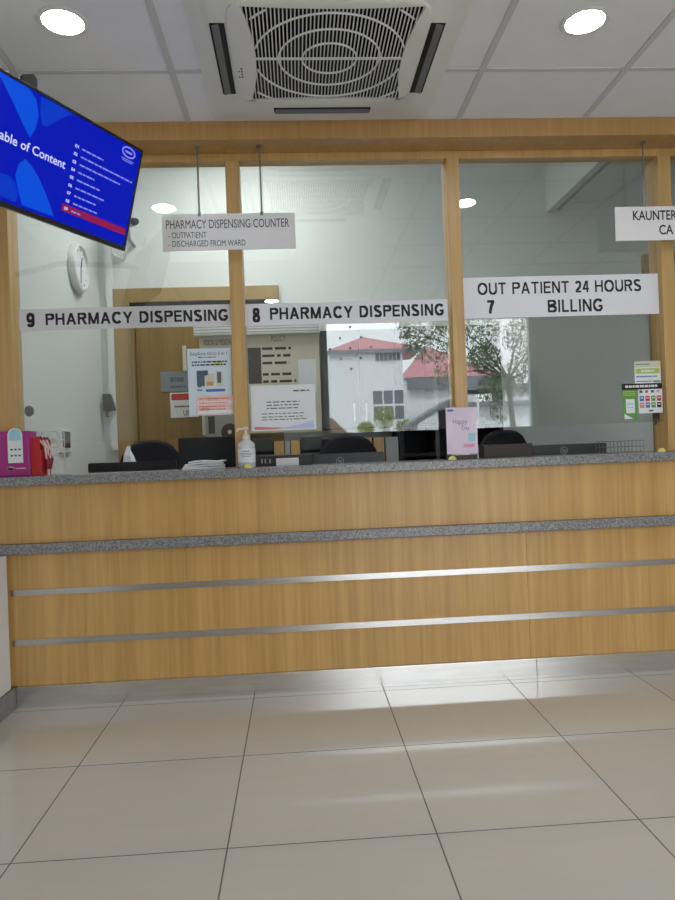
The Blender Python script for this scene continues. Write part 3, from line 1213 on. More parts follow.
class Sheet:
    """a printed sheet on the plane y; marks are laid on it in fractions of its width and height"""
    def __init__(s, name, label, cat, p0, p1, m, y=YF, t=0.001, parent=None):
        a_, b_ = at(*p0, y), at(*p1, y)
        s.x0, s.x1, s.z0, s.z1 = a_.x, b_.x, b_.z, a_.z
        s.y = y - t
        mb = MB().box(s.x0, s.x1, y - t, y, s.z0, s.z1)
        s.o = obj(name, mb, m, parent)
        if parent is None:
            tag(s.o, label, cat)
        s.n = 0

    def P(s, u, v):
        return s.x0 + (s.x1 - s.x0) * u, s.z1 - (s.z1 - s.z0) * v

    def rect(s, m, *rs, name='print', lift=0.0005):
        if len(rs) in (2, 3) and 'line' not in name:
            return [s.rect(m, q_, name=name, lift=lift) for q_ in rs][0]
        mb = MB()
        for u0, v0, u1, v1 in rs:
            xa, za = s.P(u0, v0)
            xb, zb_ = s.P(u1, v1)
            mb.box(xa, xb, s.y - lift, s.y, zb_, za)
        return obj(name, mb, m, s.o)

    def lines(s, m, u0, u1, vs, h=0.012, seed=1, name='print_lines'):
        r = random.Random(seed)
        rs = []
        for v in vs:
            u = u0
            ue = u1 - r.uniform(0, 0.2) * (u1 - u0)
            while u < ue:
                w_ = min(r.uniform(0.03, 0.11), ue - u)
                rs.append((u, v, u + w_, v + h))
                u += w_ + 0.02
        return s.rect(m, *rs, name=name, lift=0.0007)

    def text(s, m, t, u, v, cap, width=None, bold=0.0, align='l'):
        xa, za = s.P(u, v)
        mb = MB()
        wtext(mb, t, xa, za, s.y, cap * (s.z1 - s.z0), width and width * (s.x1 - s.x0), bold=bold, align=align, thick=0.0007)
        return obj('lettering', mb, m, s.o)


# test-meter poster and note on the left pane
p = Sheet('poster', 'bluish glucose meter poster taped on the left pane', 'poster', (187, 349), (233, 414.5), M['paperb'])
p.text(M['navy'], 'EasySure GCU 3 in 1', 0.07, 0.10, 0.045, 0.84, 0.01)
p.lines(M['inkg'], 0.24, 0.75, [0.125], 0.014, 2)
p.lines(M['ink'], 0.10, 0.95, [0.19, 0.235], 0.022, 4)
p.rect(M['lime'], (0.62, 0.20, 0.80, 0.255), lift=0.0004)
p.rect(M['navy'], (0.20, 0.33, 0.46, 0.40), (0.20, 0.40, 0.38, 0.56), name='meter_picture')
p.rect(M['cream'], (0.40, 0.38, 0.60, 0.56), (0.64, 0.34, 0.80, 0.57), name='strip_box_picture')
p.rect(M['navy'], (0.67, 0.36, 0.76, 0.52), (0.22, 0.53, 0.30, 0.58), (0.34, 0.53, 0.37, 0.57), name='test_strip_picture', lift=0.0009)
p.rect(M['orange'], (0.42, 0.50, 0.57, 0.56), name='test_kit_picture', lift=0.0009)
p.rect(M['teal'], (0.20, 0.605, 0.32, 0.635), name='print_green')
p.rect(M['blue'], (0.40, 0.61, 0.84, 0.65), name='print_blue')
p.rect(M['pinkp'], (0.35, 0.70, 0.55, 0.74), (0.72, 0.69, 0.92, 0.73), name='print_pink')
p = Sheet('notice_sign', 'small pink and white notice overlapping the poster foot', 'notice', (196, 396.5), (234, 414), M['pinkp'], y=YF - 0.0022)
p.rect(M['paper'], (0.03, 0.28, 0.97, 0.42), (0.03, 0.75, 0.97, 0.94))
p.lines(M['salmon'], 0.08, 0.95, [0.10, 0.33, 0.52, 0.68], 0.07, 8)
p.text(M['red'], 'only', 0.12, 0.78, 0.24, 0.22)
p.text(M['salmon'], 'RM', 0.34, 0.28, 0.2, 0.2)
# white notice on the middle pane
p = Sheet('notice_sign', 'white paper notice with blue wave foot on the middle pane', 'notice', (250.5, 386), (316.5, 429), M['paper'])
p.lines(M['inkg'], 0.24, 0.80, [0.36, 0.43, 0.50], 0.022, 11)
p.lines(M['inkg'], 0.16, 0.88, [0.62, 0.69, 0.75], 0.018, 12)
p.lines(M['inkg'], 0.66, 0.92, [0.12], 0.03, 13)
mb = MB()
for cc, pts in ((0, ((0.04, 0.90), (0.30, 0.93), (0.55, 0.945), (0.55, 0.975), (0.04, 0.975))),):
    mb.prism([(p.P(u, v)[0], p.y, p.P(u, v)[1]) for u, v in pts], (0, -0.0006, 0))
obj('print_red', mb, M['salmon'], p.o)
mb = MB()
mb.prism([(p.P(u, v)[0], p.y, p.P(u, v)[1]) for u, v in ((0.36, 0.975), (0.55, 0.93), (0.75, 0.88), (0.95, 0.80), (0.97, 0.975))], (0, -0.0008, 0))
obj('print_blue', mb, M['lilac'], p.o)
# stickers on the right pane
p = Sheet('window_sticker', 'pale green notice sticker topmost on the right pane', 'sticker', (634, 361.5), (661, 383), M['paper'])
p.rect(mat('pale green paper', (0.56, 0.60, 0.47), 0.6), (0.0, 0.0, 1.0, 0.28))
p.rect(M['lime'], (0.05, 0.32, 0.95, 0.56), name='print_lime')
p.lines(M['paper'], 0.25, 0.78, [0.40], 0.09, 3)
p.lines(M['blue'], 0.06, 0.96, [0.66], 0.06, 5)
p.lines(M['inkg'], 0.06, 0.70, [0.12, 0.88], 0.04, 6)
p.rect(M['green'], (0.70, 0.88, 0.98, 0.95), name='print_green')
p = Sheet('window_sticker', 'white payment sticker with rows of coloured card marks', 'sticker', (638, 388), (662.8, 412.5), M['paper'])
cols = [['inkg', 'red', 'inkg', 'hot'], ['blue', 'red', 'green', 'red'], ['salmon', 'blue', 'green', 'brownbox']]
for r_ in range(3):
    for c_ in range(4):
        u = 0.05 + c_ * 0.24
        v = (0.10, 0.32, 0.58)[r_]
        hgt = 0.10 if r_ == 0 else 0.21
        ww = 0.12 if r_ == 0 else 0.18
        p.rect(M[cols[r_][c_]], (u, v, u + ww, v + hgt), name='card_mark')
        if r_:
            p.rect(M['paper'], (u + 0.04, v + 0.06, u + ww - 0.04, v + 0.10), name='card_mark_bar', lift=0.0008)
p.rect(M['inkg'], (0.42, 0.88, 0.60, 0.94), name='print')
p = Sheet('window_sticker', 'green payment sticker with white phone drawing', 'sticker', (622, 389), (637.8, 419), M['green'])
p.rect(M['paper'], (0.22, 0.34, 0.82, 0.80), name='phone_picture')
p.rect(M['lblue'], (0.30, 0.48, 0.74, 0.52), (0.30, 0.60, 0.74, 0.63), name='phone_screen_lines', lift=0.0008)
p.lines(M['lime'], 0.06, 0.95, [0.08, 0.14, 0.20], 0.035, 9)
mb = MB()
mb.prism([(p.P(u, v)[0], p.y, p.P(u, v)[1]) for u, v in ((0.10, 0.82), (0.70, 0.99), (0.10, 0.99))], (0, -0.0008, 0))
obj('folded_corner', mb, M['paper'], p.o)
p = Sheet('window_sticker', 'black strip sticker above the payment card marks', 'sticker', (621.5, 384), (662, 388.6), M['black'], y=YF)
p.lines(M['paper'], 0.09, 0.98, [0.30], 0.38, 10)

# ------------------------------------------------------------------ counter-top things (hall side)
ZT = 1.051


def onct(px, y):
    return at(px, 462, y).x


# magenta box
Y0 = 3.27
x1 = onct(29.5, Y0)
x0 = x1 - 0.215
zt = at(20, 431, Y0).z
mg = thing('leaflet_box', 'magenta upright box with pale blue label on the counter end', 'box', ((x0 + x1) / 2, Y0 + 0.05, ZT))
obj('box_body', MB().box(x0, x1, Y0, Y0 + 0.10, ZT, zt), M['magenta'], mg, bevel=0.004)
obj('base_edge', MB().box(x0 + 0.001, x1 - 0.001, Y0 - 0.001, Y0 + 0.1, ZT, ZT + 0.008), M['magentad'], mg)
lx0, lx1 = at(8, 450, Y0).x, at(23, 450, Y0).x
lzt, lzb = at(15, 428, Y0).z, at(15, 463, Y0).z
r_ = (lx1 - lx0) / 2
pts = [(lx0, Y0 - 0.0015, lzb), (lx1, Y0 - 0.0015, lzb)] + [((lx0 + lx1) / 2 + r_ * math.cos(a_ * PI / 12), Y0 - 0.0015, lzt - r_ + r_ * math.sin(a_ * PI / 12)) for a_ in range(13)]
lb = obj('label', MB().prism(pts, (0, -0.001, 0)), M['gel'], mg)
pts = [((lx0 + lx1) / 2 + 0.8 * r_ * math.cos(a_ * PI / 12), Y0 - 0.0025, lzt - r_ + 0.85 * r_ * math.sin(a_ * PI / 12)) for a_ in range(13)]
pts += [(lx0 + 0.006, Y0 - 0.0025, lzt - 1.7 * r_), (lx1 - 0.006, Y0 - 0.0025, lzt - 1.7 * r_)]
obj('label_picture', MB().prism(pts, (0, -0.0005, 0)), M['lblue'], lb)
m = MB()
for i in range(3):
    for j in range(2):
        m.box(lx0 + 0.012 + i * 0.018, lx0 + 0.022 + i * 0.018, Y0 - 0.0031, Y0 - 0.0025, lzb + 0.03 + j * 0.028, lzb + 0.038 + j * 0.028)
obj('label_print', m, M['inkg'], lb)
m = MB()
cx, cz = at(10.5, 468.5, Y0).x, at(10.5, 468.5, Y0).z
for dx, r__ in ((-0.008, 0.007), (0, 0.010), (0.009, 0.008)):
    m.lathe([(r__, 0.0005), (r__, 0.0015)], (cx + dx, Y0, cz), 14, 'y')
m.box(cx - 0.014, cx + 0.016, Y0 - 0.0015, Y0 - 0.0005, cz - 0.008, cz)
m.box(cx + 0.022, cx + 0.070, Y0 - 0.0015, Y0 - 0.0005, cz - 0.003, cz + 0.001)
obj('cloud_mark', m, M['pinkp'], mg)

# red gift bag / box with ribbons
x0, x1 = onct(31.5, 3.30), onct(44, 3.30)
zt = at(35, 438, 3.3).z
rb = thing('gift_box', 'red open box with crumpled ribbons beside the magenta box', 'box', ((x0 + x1) / 2, 3.34, ZT))
m = MB()
m.box(x0, x1 - 0.012, 3.29, 3.294, ZT, zt)
m.box(x0, x0 + 0.004, 3.294, 3.38, ZT, zt)
m.box(x0, x1, 3.376, 3.38, ZT, zt - 0.02)
m.prism([(x1 - 0.012, 3.29, ZT), (x1, 3.38, ZT), (x1, 3.38, zt - 0.03), (x1 - 0.012, 3.29, zt - 0.06)], (0.004, 0, 0))
m.box(x0, x1, 3.29, 3.38, ZT, ZT + 0.004)
obj('box_body', m, M['redbox'], rb, bevel=0.001)
m = MB()
rr = random.Random(5)
xr1 = onct(49.5, 3.33)
for i in range(7):
    xs = x0 + 0.02 + i * 0.006
    pts = []
    for k in range(9):
        t = k / 8
        pts.append((xs + (xr1 - xs) * t ** 1.3 + rr.uniform(-.003, .003), 3.315 + i * 0.008, zt - 0.005 - 0.105 * t ** 2 + rr.uniform(-.006, .010)))
    pts += [(xr1 - 0.004, 3.315 + i * 0.008, zt - 0.13), (xr1 - 0.002 - i * 0.001, 3.315 + i * 0.008, ZT + 0.03)]
    m.tube(pts, 0.006, 6)
obj('ribbon', m, M['dred'], rb, smooth=True)
m = MB()
for i in range(3):
    m.tube([(x0 + 0.035 + i * 0.012, 3.312 + i * 0.012, zt - 0.01), (x0 + 0.06 + i * 0.01, 3.312 + i * 0.012, zt - 0.04 - i * .012), (xr1 - 0.006, 3.312 + i * 0.012, zt - 0.10 - i * .01)], 0.0045, 6)
obj('ribbon', m, M['pinkp'], rb, smooth=True)
obj('white_card', MB().box(x1 + 0.004, xr1, 3.33, 3.332, ZT, ZT + 0.045), M['paper'], rb)

# sanitiser bottle
yb = 3.30
bx = onct(247.0, yb)
zt = at(241, 427, yb).z
bt = thing('sanitizer_bottle', 'clear pump sanitizer bottle standing before the second post', 'bottle', (bx, yb, ZT))
h0 = at(246, 440, yb).z - ZT
obj('bottle_body', MB().lathe([(0.036, 0.0), (0.041, 0.006), (0.041, h0 * 0.80), (0.038, h0 * 0.88), (0.024, h0 * 0.96), (0.016, h0), (0.014, h0 + 0.008)], (bx, yb, ZT), 28), M['bottle'], bt, smooth=True)
m = MB().lathe([(0.0415, h0 * 0.20), (0.0415, h0 * 0.68)], (bx, yb, ZT), 28)
lbl = obj('label', m, M['gel'], bt, smooth=True)
m = MB()
for i, (v, w_) in enumerate(((0.60, 0.018), (0.52, 0.03), (0.47, 0.03), (0.41, 0.026))):
    for s_ in range(-6, 7):
        an = -PI / 2 + s_ * 0.12
        if abs(s_) * 0.005 < w_ * 0.9:
            c_, d_ = math.cos(an), math.sin(an)
            m.bar((bx + 0.0418 * math.cos(an - .05), yb + 0.0418 * math.sin(an - .05), ZT + h0 * v), (bx + 0.0418 * math.cos(an + .05), yb + 0.0418 * math.sin(an + .05), ZT + h0 * v), 0.001, 0.0045 if i == 0 else 0.0025)
obj('label_print', m, M['inkg'], lbl)
pt = zt - ZT
m = MB().lathe([(0.017, h0 + 0.004), (0.017, h0 + 0.02), (0.009, h0 + 0.026), (0.006, h0 + 0.03), (0.006, pt - 0.014), (0.012, pt - 0.012), (0.012, pt - 0.002), (0.008, pt)], (bx, yb, ZT), 18)
m.bar((bx - 0.002, yb, ZT + pt - 0.008), (bx - 0.042, yb - 0.004, ZT + pt - 0.011), 0.011, 0.009)
m.bar((bx - 0.038, yb - 0.004, ZT + pt - 0.010), (bx - 0.043, yb - 0.004, ZT + pt - 0.022), 0.009, 0.008)
obj('pump', m, M['pump'], bt, smooth=True)


# yellow dome stoppers
def stopper(px, py, y, label):
    q = at(px, py, y)
    o = obj('rubber_stopper', MB().ellipsoid((q.x, y, ZT), 0.020, 0.018, 0.020, 18, 6, 0.0, 1.0), M['yellow'], smooth=True)
    return tag(o, label, 'stopper')


stopper(248, 470, 3.235, 'small yellow dome on the counter at the sanitizer bottle')
stopper(452.5, 463, 3.24, 'small yellow dome on the counter under the pink flyer')
stopper(661.5, 450, 3.30, 'small yellow dome on the counter beside the right post')

# pink flyer in an acrylic stand
yf = 3.31
A, B = at(445.5, 408, yf), at(478, 454, yf)
fl = thing('flyer_stand', 'pastel pink flyer in clear stand before the third post', 'flyer', ((A.x + B.x) / 2, yf, ZT))
fw = B.x - A.x
m = MB()
m.box(A.x - 0.003, B.x + 0.003, yf + 0.002, yf + 0.0045, ZT, A.z + 0.003)
m.box(A.x - 0.003, B.x + 0.003, yf + 0.0045, yf + 0.07, ZT, ZT + 0.003)
obj('acrylic_holder', m, M['acrylic'], fl)
ob = obj('flyer_sheet', MB().box(A.x, B.x, yf - 0.0005, yf + 0.001, B.z + 0.004, A.z), M['pinkf'], fl)
obj('base', MB().box(A.x + 0.004, B.x - 0.002, yf - 0.002, yf + 0.05, ZT + 0.0005, ZT + 0.022), M['brownbox'], fl, bevel=0.002)
m = MB()
wtext(m, 'Happy', A.x + fw * 0.22, A.z - 0.080, yf - 0.0005, 0.026, fw * 0.46, thick=0.0006)
obj('lettering', m, M['purple'], ob)
m = MB()
wtext(m, 'Day', A.x + fw * 0.50, A.z - 0.108, yf - 0.0005, 0.018, fw * 0.26, thick=0.0006)
obj('lettering', m, M['purple'], ob)
m = MB()
m.box(A.x + fw * 0.05, A.x + fw * 0.24, yf - 0.0012, yf - 0.0005, A.z - 0.018, A.z - 0.008)
obj('emblem', m, M['blue'], ob)
m = MB().box(A.x + fw * 0.70, B.x - fw * 0.06, yf - 0.0012, yf - 0.0005, A.z - 0.165, A.z - 0.125)
obj('print', m, M['lblue'], ob)
m = MB().box(A.x + fw * 0.54, A.x + fw * 0.90, yf - 0.0012, yf - 0.0005, A.z - 0.195, A.z - 0.178)
obj('print', m, M['hot'], ob)

# ------------------------------------------------------------------ behind the glass, on the granite
# papers
pl = [(186, 469), (229, 459)]
pp = thing('paper_stack', 'loose white papers lying by the black terminal', 'papers', (onct(208, 3.50), 3.50, ZT))
rr = random.Random(11)
for i in range(4):
    cx, cy = onct(203.5 + i, 3.50) + rr.uniform(-.010, .010), 3.51 + rr.uniform(-.01, .01)
    an = rr.uniform(-.15, .15)
    hx, hy, th = 0.105 - 0.006 * i, 0.05, 0.0085
    z = ZT + 0.001 + i * 0.0095
    n = 10
    vs, fs = [], []
    for k in range(n + 1):
        u = -1 + 2 * k / n
        cur = 0.010 * (u + 1) * 0.35 * i / 3 + 0.004 * math.sin(3 * u + i) * i / 3
        for s_ in (-1, 1):
            for tz in (0, th):
                vs.append((cx + u * hx * math.cos(an) - s_ * hy * math.sin(an), cy + u * hx * math.sin(an) + s_ * hy * math.cos(an), z + cur + tz))
    for k in range(n):
        q = 4 * k
        fs += [(q, q + 4, q + 5, q + 1), (q + 2, q + 3, q + 7, q + 6), (q, q + 2, q + 6, q + 4), (q + 1, q + 5, q + 7, q + 3)]
    fs += [(0, 1, 3, 2), (4 * n, 4 * n + 2, 4 * n + 3, 4 * n + 1)]
    obj('sheet', MB().add(vs, fs), M['paper'], pp)

# black label printer box with pale label
A, B = at(257, 456, 3.52), at(312, 466, 3.52)
lpn = thing('label_printer', 'low black printer with a white label panel beside the bottle', 'printer', ((A.x + B.x) / 2, 3.57, ZT))
obj('casing', MB().box(A.x, B.x, 3.52, 3.64, ZT, A.z), M['black'], lpn, bevel=0.004)
pa, pb = at(276, 458, 3.519), at(299, 465, 3.519)
obj('label_panel', MB().box(pa.x, pb.x, 3.516, 3.521, pb.z, pa.z - 0.002), M['sign'], lpn, bevel=0.002)
m = MB()
for px in (262, 265.5, 270):
    q = at(px, 461, 3.52)
    m.box(q.x - 0.003, q.x + 0.003, 3.518, 3.521, q.z - 0.012, q.z + 0.010)
obj('buttons', m, M['greym'], lpn)

# dark brown box
A, B = at(483.5, 444.5, 3.50), at(533, 456, 3.50)
o = obj('document_tray', MB().box(A.x, B.x, 3.50, 3.62, ZT, A.z - 0.002), M['brownbox'], bevel=0.003)
tag(o, 'dark brown box lying beside the pink flyer', 'box')

# wire tray
A, B = at(604, 441, 3.50), at(641, 452, 3.50)
wt = MB()
x0, x1, y0, y1, zt = A.x, B.x, 3.47, 3.60, at(620, 441, 3.5).z
for z in (ZT + 0.003, (ZT + zt) / 2, zt):
    wt.tube([(x0, y0, z), (x1, y0, z), (x1, y1, z), (x0, y1, z)], 0.0018, 6, True)
for i in range(11):
    xx = x0 + (x1 - x0) * i / 10
    wt.tube([(xx, y0, zt), (xx, y0, ZT + 0.003), (xx, y1, ZT + 0.003), (xx, y1, zt)], 0.0013, 5)
tag(obj('wire_basket', wt, M['chrome']), 'low wire basket at the billing end behind the glass', 'basket')

# wire rack on the left
x0, x1 = onct(46, 3.56), onct(61, 3.56)
zt = at(52, 432, 3.56).z
wt = MB()
for xx in (x0, x1):
    for yy in (3.52, 3.62):
        wt.tube([(xx, yy, ZT), (xx, yy, zt)], 0.0025, 6)
for i in range(6):
    z = ZT + 0.02 + (zt - ZT - 0.02) * i / 5
    wt.tube([(x0, 3.52, z), (x1, 3.52, z), (x1, 3.62, z), (x0, 3.62, z)], 0.0018, 6, True)
    for k in range(1, 4):
        wt.tube([(x0 + (x1 - x0) * k / 4, 3.52, z), (x0 + (x1 - x0) * k / 4, 3.62, z)], 0.0012, 5)
tag(obj('wire_rack', wt, M['white']), 'thin white wire rack behind the red box', 'rack')

# round black camera on the left post, black lock on the right post
q = at(28.5, 411, 3.50)
cm = thing('security_camera', 'small black round camera on the inside of the left post', 'camera', (q.x, 3.52, q.z))
obj('camera_body', MB().ellipsoid((q.x, 3.51, q.z), 0.022, 0.024, 0.028), M['black'], cm, smooth=True)
obj('cable', MB().tube([(q.x, 3.51, q.z - 0.02), (q.x + 0.004, 3.515, q.z - 0.06), (q.x - 0.002, 3.53, q.z - 0.13), (q.x, 3.54, ZT)], 0.0025, 8), M['white'], cm)
q = at(656.5, 415, 3.46)
lk = thing('door_lock', 'black lock with hanging key on the right post', 'lock', (1.86, 3.46, q.z))
obj('lock_body', MB().box(1.845, 1.8615, 3.435, 3.475, q.z - 0.02, q.z + 0.035), M['black'], lk, bevel=0.003)
obj('key', MB().tube([(1.848, 3.45, q.z - 0.015), (1.846, 3.45, q.z - 0.05)], 0.006, 8), M['charcoal'], lk)

# ------------------------------------------------------------------ desk level
dk = thing('staff_desk', 'grey staff desk running behind the counter', 'desk', (1.5, 3.9, 0))
obj('desk_top', MB().box(XIL + 0.02, XR - 0.2, 3.665, 4.12, 0.72, 0.75), M['greypillar'], dk, bevel=0.003)
for xx in (XIL + 0.05, -0.38, 1.0, XR - 0.25):
    obj('desk_leg', MB().box(xx - 0.02, xx + 0.02, 3.70, 4.08, 0, 0.72), M['greypillar'], dk)


def monitor(px0, px1, pyt, y, label, logo=None, height=0.33, m='charcoal'):
    A, B = at(px0, pyt[0], y), at(px1, pyt[1], y)
    zt = (A.z + B.z) / 2
    zb = max(0.80, zt - height)
    t = thing('monitor', label, 'monitor', ((A.x + B.x) / 2, y + 0.06, 0.75))
    pts, v = rprism(A.x, B.x, zb, zt, 0.008, y, y + 0.028)
    obj('rear_shell', MB().prism(pts, v), M[m], t)
    obj('screen', MB().box(A.x + 0.01, B.x - 0.01, y + 0.028, y + 0.030, zb + 0.012, zt - 0.01), M['black'], t)
    cx = (A.x + B.x) / 2
    s = MB()
    s.box(cx - 0.03, cx + 0.03, y - 0.012, y - 0.001, 0.762, zb + 0.10)
    obj('stand_neck', s, M['blackm'], t, bevel=0.004)
    obj('stand_base', MB().box(cx - 0.11, cx + 0.11, y - 0.03, y + 0.16, 0.75, 0.762), M['blackm'], t, bevel=0.004)
    if logo:
        q = at(*logo, y)
        g = MB()
        g.tube([(q.x + 0.019 * math.cos(2 * PI * j / 32), y - 0.0005, q.z + 0.019 * math.sin(2 * PI * j / 32)) for j in range(32)], 0.0016, 6, True)
        wtext(g, 'hp', q.x, q.z - 0.008, y, 0.020, 0.020, align='c', bold=0.01, thick=0.001)
        obj('logo', g, M['greym'], t)
    return t


monitor(314, 384, (454.5, 451.5), 3.72, 'grey monitor back with round logo under the speaking holes', (340, 461))
monitor(533, 606, (445.5, 442.5), 3.72, 'grey monitor back with round logo at the billing window', (564, 450.5))
monitor(88, 176, (464, 459.5), 3.76, 'long black monitor back below the leftmost chair', None, m='black')
A, B = at(178, 438, 3.70), at(236, 436, 3.70)
t = thing('monitor', 'tall black terminal screen left of the sanitizer bottle', 'monitor', ((A.x + B.x) / 2, 3.75, 0.75))
obj('rear_shell', MB().box(A.x, B.x, 3.70, 3.735, 0.86, (A.z + B.z) / 2), M['blackm'], t, bevel=0.004)
obj('screen', MB().box(A.x + .01, B.x - .01, 3.735, 3.738, 0.88, (A.z + B.z) / 2 - .012), M['black'], t)
obj('stand_neck', MB().box((A.x + B.x) / 2 - .03, (A.x + B.x) / 2 + .03, 3.688, 3.70, 0.762, 1.0), M['blackm'], t)
obj('stand_base', MB().box((A.x + B.x) / 2 - .1, (A.x + B.x) / 2 + .1, 3.67, 3.85, 0.75, 0.762), M['blackm'], t)


# ------------------------------------------------------------------ office chairs
def make_chair(label):
    t = thing('office_chair', label, 'chair', (0, 0, 0), group=None)

    def lobj(name, mb, m, sm=True):
        return obj(name, mb, M[m], t, smooth=sm, world=False)
    m = MB()      # backrest: rounded padded plate
    W, H0, H1 = 0.215, 0.60, 1.175
    n = 28
    loops = []
    for yy, s in ((0.20, 0.90), (0.215, 1.0), (0.25, 1.0), (0.27, 0.90)):
        l = []
        for j in range(n):
            a_ = 2 * PI * j / n
            cs, sn = math.cos(a_), math.sin(a_)
            e = 3.0
            r = 1 / ((abs(cs) ** e + abs(sn) ** e) ** (1 / e))
            wz = W * (1.0 - 0.10 * max(0, sn))
            l.append(Vector((wz * s * r * cs, yy - 0.05 * (r * sn) ** 2 * 0.3, (H0 + H1) / 2 + (H1 - H0) / 2 * r * sn * (0.5 + 0.5 * s))))
        loops.append(l)
    loft(m, loops, True, True)
    lobj('backrest', m, 'fabric')
    m = MB()
    loft(m, [rrect(0, -0.04, 0.22, 0.22, 0.09, 0.43), rrect(0, -0.04, 0.24, 0.24, 0.10, 0.455), rrect(0, -0.04, 0.24, 0.24, 0.10, 0.49), rrect(0, -0.04, 0.21, 0.21, 0.09, 0.51)], True, True)
    lobj('seat', m, 'fabric')
    lobj('back_support', MB().tube([(0, 0.1, 0.42), (0, 0.24, 0.44), (0, 0.28, 0.6), (0, 0.265, 0.78)], 0.022, 10), 'black')
    lobj('column', MB().tube([(0, 0, 0.10), (0, 0, 0.43)], 0.028, 14), 'black')
    for s in (-1, 1):
        lobj('armrest', MB().tube([(s * 0.2, 0.02, 0.44), (s * 0.28, 0.02, 0.46), (s * 0.28, 0.0, 0.66), (s * 0.28, -0.14, 0.67)], 0.018, 8), 'black')
    for k in range(5):
        a_ = 2 * PI * k / 5 + 0.3
        lg = lobj('leg', MB().tube([(0, 0, 0.11), (0.29 * math.cos(a_), 0.29 * math.sin(a_), 0.07)], [0.026, 0.018], 8), 'black')
        obj('caster', MB().ellipsoid((0.29 * math.cos(a_), 0.29 * math.sin(a_), 0.028), 0.026, 0.026, 0.028, 12, 8), M['black'], lg, smooth=True, world=False)
    return t


def chair_at(o, px, pytop, y, rz):
    q = at(px, pytop, y)
    o.location = (q.x, y, 0)
    o.rotation_euler = (0, 0, rz)
    return q


# back tops in the photo are a little above the gap: chairs stand behind the desk
base = make_chair('black office chair seen over the long black monitor')
q = at(160, 444, 4.42)
base.location = (q.x - 0.03, 4.22, 0)
base.rotation_euler = (0, 0, 0.15)
base.scale = (1, 1, 1.045)
q = at(344, 438, 4.45)
dup(base, (q.x, 4.20, 0), -0.1, 'black office chair seen over the monitor under the speaking holes').scale = (1, 1, 1.035)
q = at(503, 432, 4.45)
dup(base, (q.x + 0.06, 4.18, 0), 0.35, 'black office chair beside the dark brown box').scale = (1, 1, 1.03)

# ------------------------------------------------------------------ back of the pharmacy
# door with frame
YD = 4.96
fx0, fx1 = at(115.5, 380, YD).x, at(280, 330, YD).x
fz = (at(116, 288.5, YD).z + at(279, 285, YD).z) / 2
fi = 0.115
fm = MB()
fm.box(fx0, fx0 + fi, YD, YI - 0.001, 0, fz)
fm.box(fx1 - 0.09, fx1, YD, YI - 0.001, 0, fz)
fm.box(fx0 + fi, fx1 - 0.09, YD, YI - 0.001, fz - 0.10, fz)
d1 = struct('door_1', fm, M['framewood'], bevel=0.003)
obj('transom_pane', MB().box(fx0 + fi, fx1 - 0.09, YI - 0.02, YI - 0.001, fz - 0.24, fz - 0.10), M['charcoal'], d1)
obj('door_leaf', MB().box(fx0 + fi + 0.035, fx1 - 0.09, YI - 0.03, YI - 0.001, 0.01, fz - 0.25), M['doorwood'], d1)
obj('door_stop', MB().box(fx0 + fi, fx0 + fi + 0.03, YI - 0.05, YI - 0.001, 0, fz - 0.24), M['doorwood'], d1)
q0, q1 = at(182.5, 346, YI - 0.04), at(187.5, 371, YI - 0.04)
obj('handle', MB().box(q0.x, q1.x, YI - 0.06, YI - 0.03, q1.z, q0.z), M['cream'], d1, bevel=0.003)
# white corner trunking by the door
q0, q1 = at(107, 340, 4.98), at(115, 340, 4.98)
struct('trim_12', MB().box(q0.x + 0.01, q1.x - 0.002, 4.955, 4.999, at(112, 450, 4.97).z, ZI - 0.05), M['white'])
# signs on the door
p = Sheet('door_sign', 'blue grey plate sign fixed on the brown door', 'sign', (160.5, 372), (189, 391), M['door_sign'], y=YI - 0.032, t=0.004)
p.lines(M['navy'], 0.35, 0.95, [0.30], 0.22, 2)
p.lines(M['navy'], 0.35, 0.98, [0.72], 0.10, 3)
p = Sheet('door_sign', 'white sign with a red head band on the brown door', 'sign', (170, 393), (199, 417), M['sign'], y=YI - 0.032, t=0.004)
p.rect(M['red'], (0.05, 0.04, 0.95, 0.30))
p.lines(M['ink'], 0.15, 0.85, [0.52], 0.07, 3)
p.text(M['ink'], 'UP', 0.46, 0.92, 0.20, 0.22)
# notice boards standing on the back cabinets
YN = 4.72
p = Sheet('notice_board', 'wide cream notice board with headed lists behind the second post', 'notice board', (199, 332), (322, 431), M['cream'], y=YN, t=0.012)
obj('top_rail', MB().box(p.x0 - 0.03, p.x1 + 0.01, YN - 0.05, YN + 0.02, p.z1 - 0.035, p.z1 + 0.05), M['sign'], p.o, bevel=0.006)
m = MB()
for i in range(3):
    m.box(p.x0 - 0.028, p.x1 + 0.008, YN - 0.052, YN - 0.05, p.z1 - 0.02 + i * 0.02, p.z1 - 0.015 + i * 0.02)
obj('rail_groove', m, M['greym'], p.o)
p.text(M['inkg'], 'VISION & MISSION', 0.035, 0.135, 0.055, 0.23)
p.text(M['inkg'], 'POLICY', 0.60, 0.115, 0.055, 0.12)
p.rect(M['charcoal'], (0.40, 0.17, 0.51, 0.52), name='dark_panel')
p.lines(M['ink'], 0.52, 0.80, [0.17, 0.24, 0.31, 0.42, 0.49], 0.025, 5)
p.rect(mat('tan card', (0.46, 0.33, 0.17), 0.6), (0.03, 0.17, 0.37, 0.98), name='tan_panel')
p.rect(M['paper'], (0.82, 0.30, 0.97, 0.62), name='pinned_sheet')
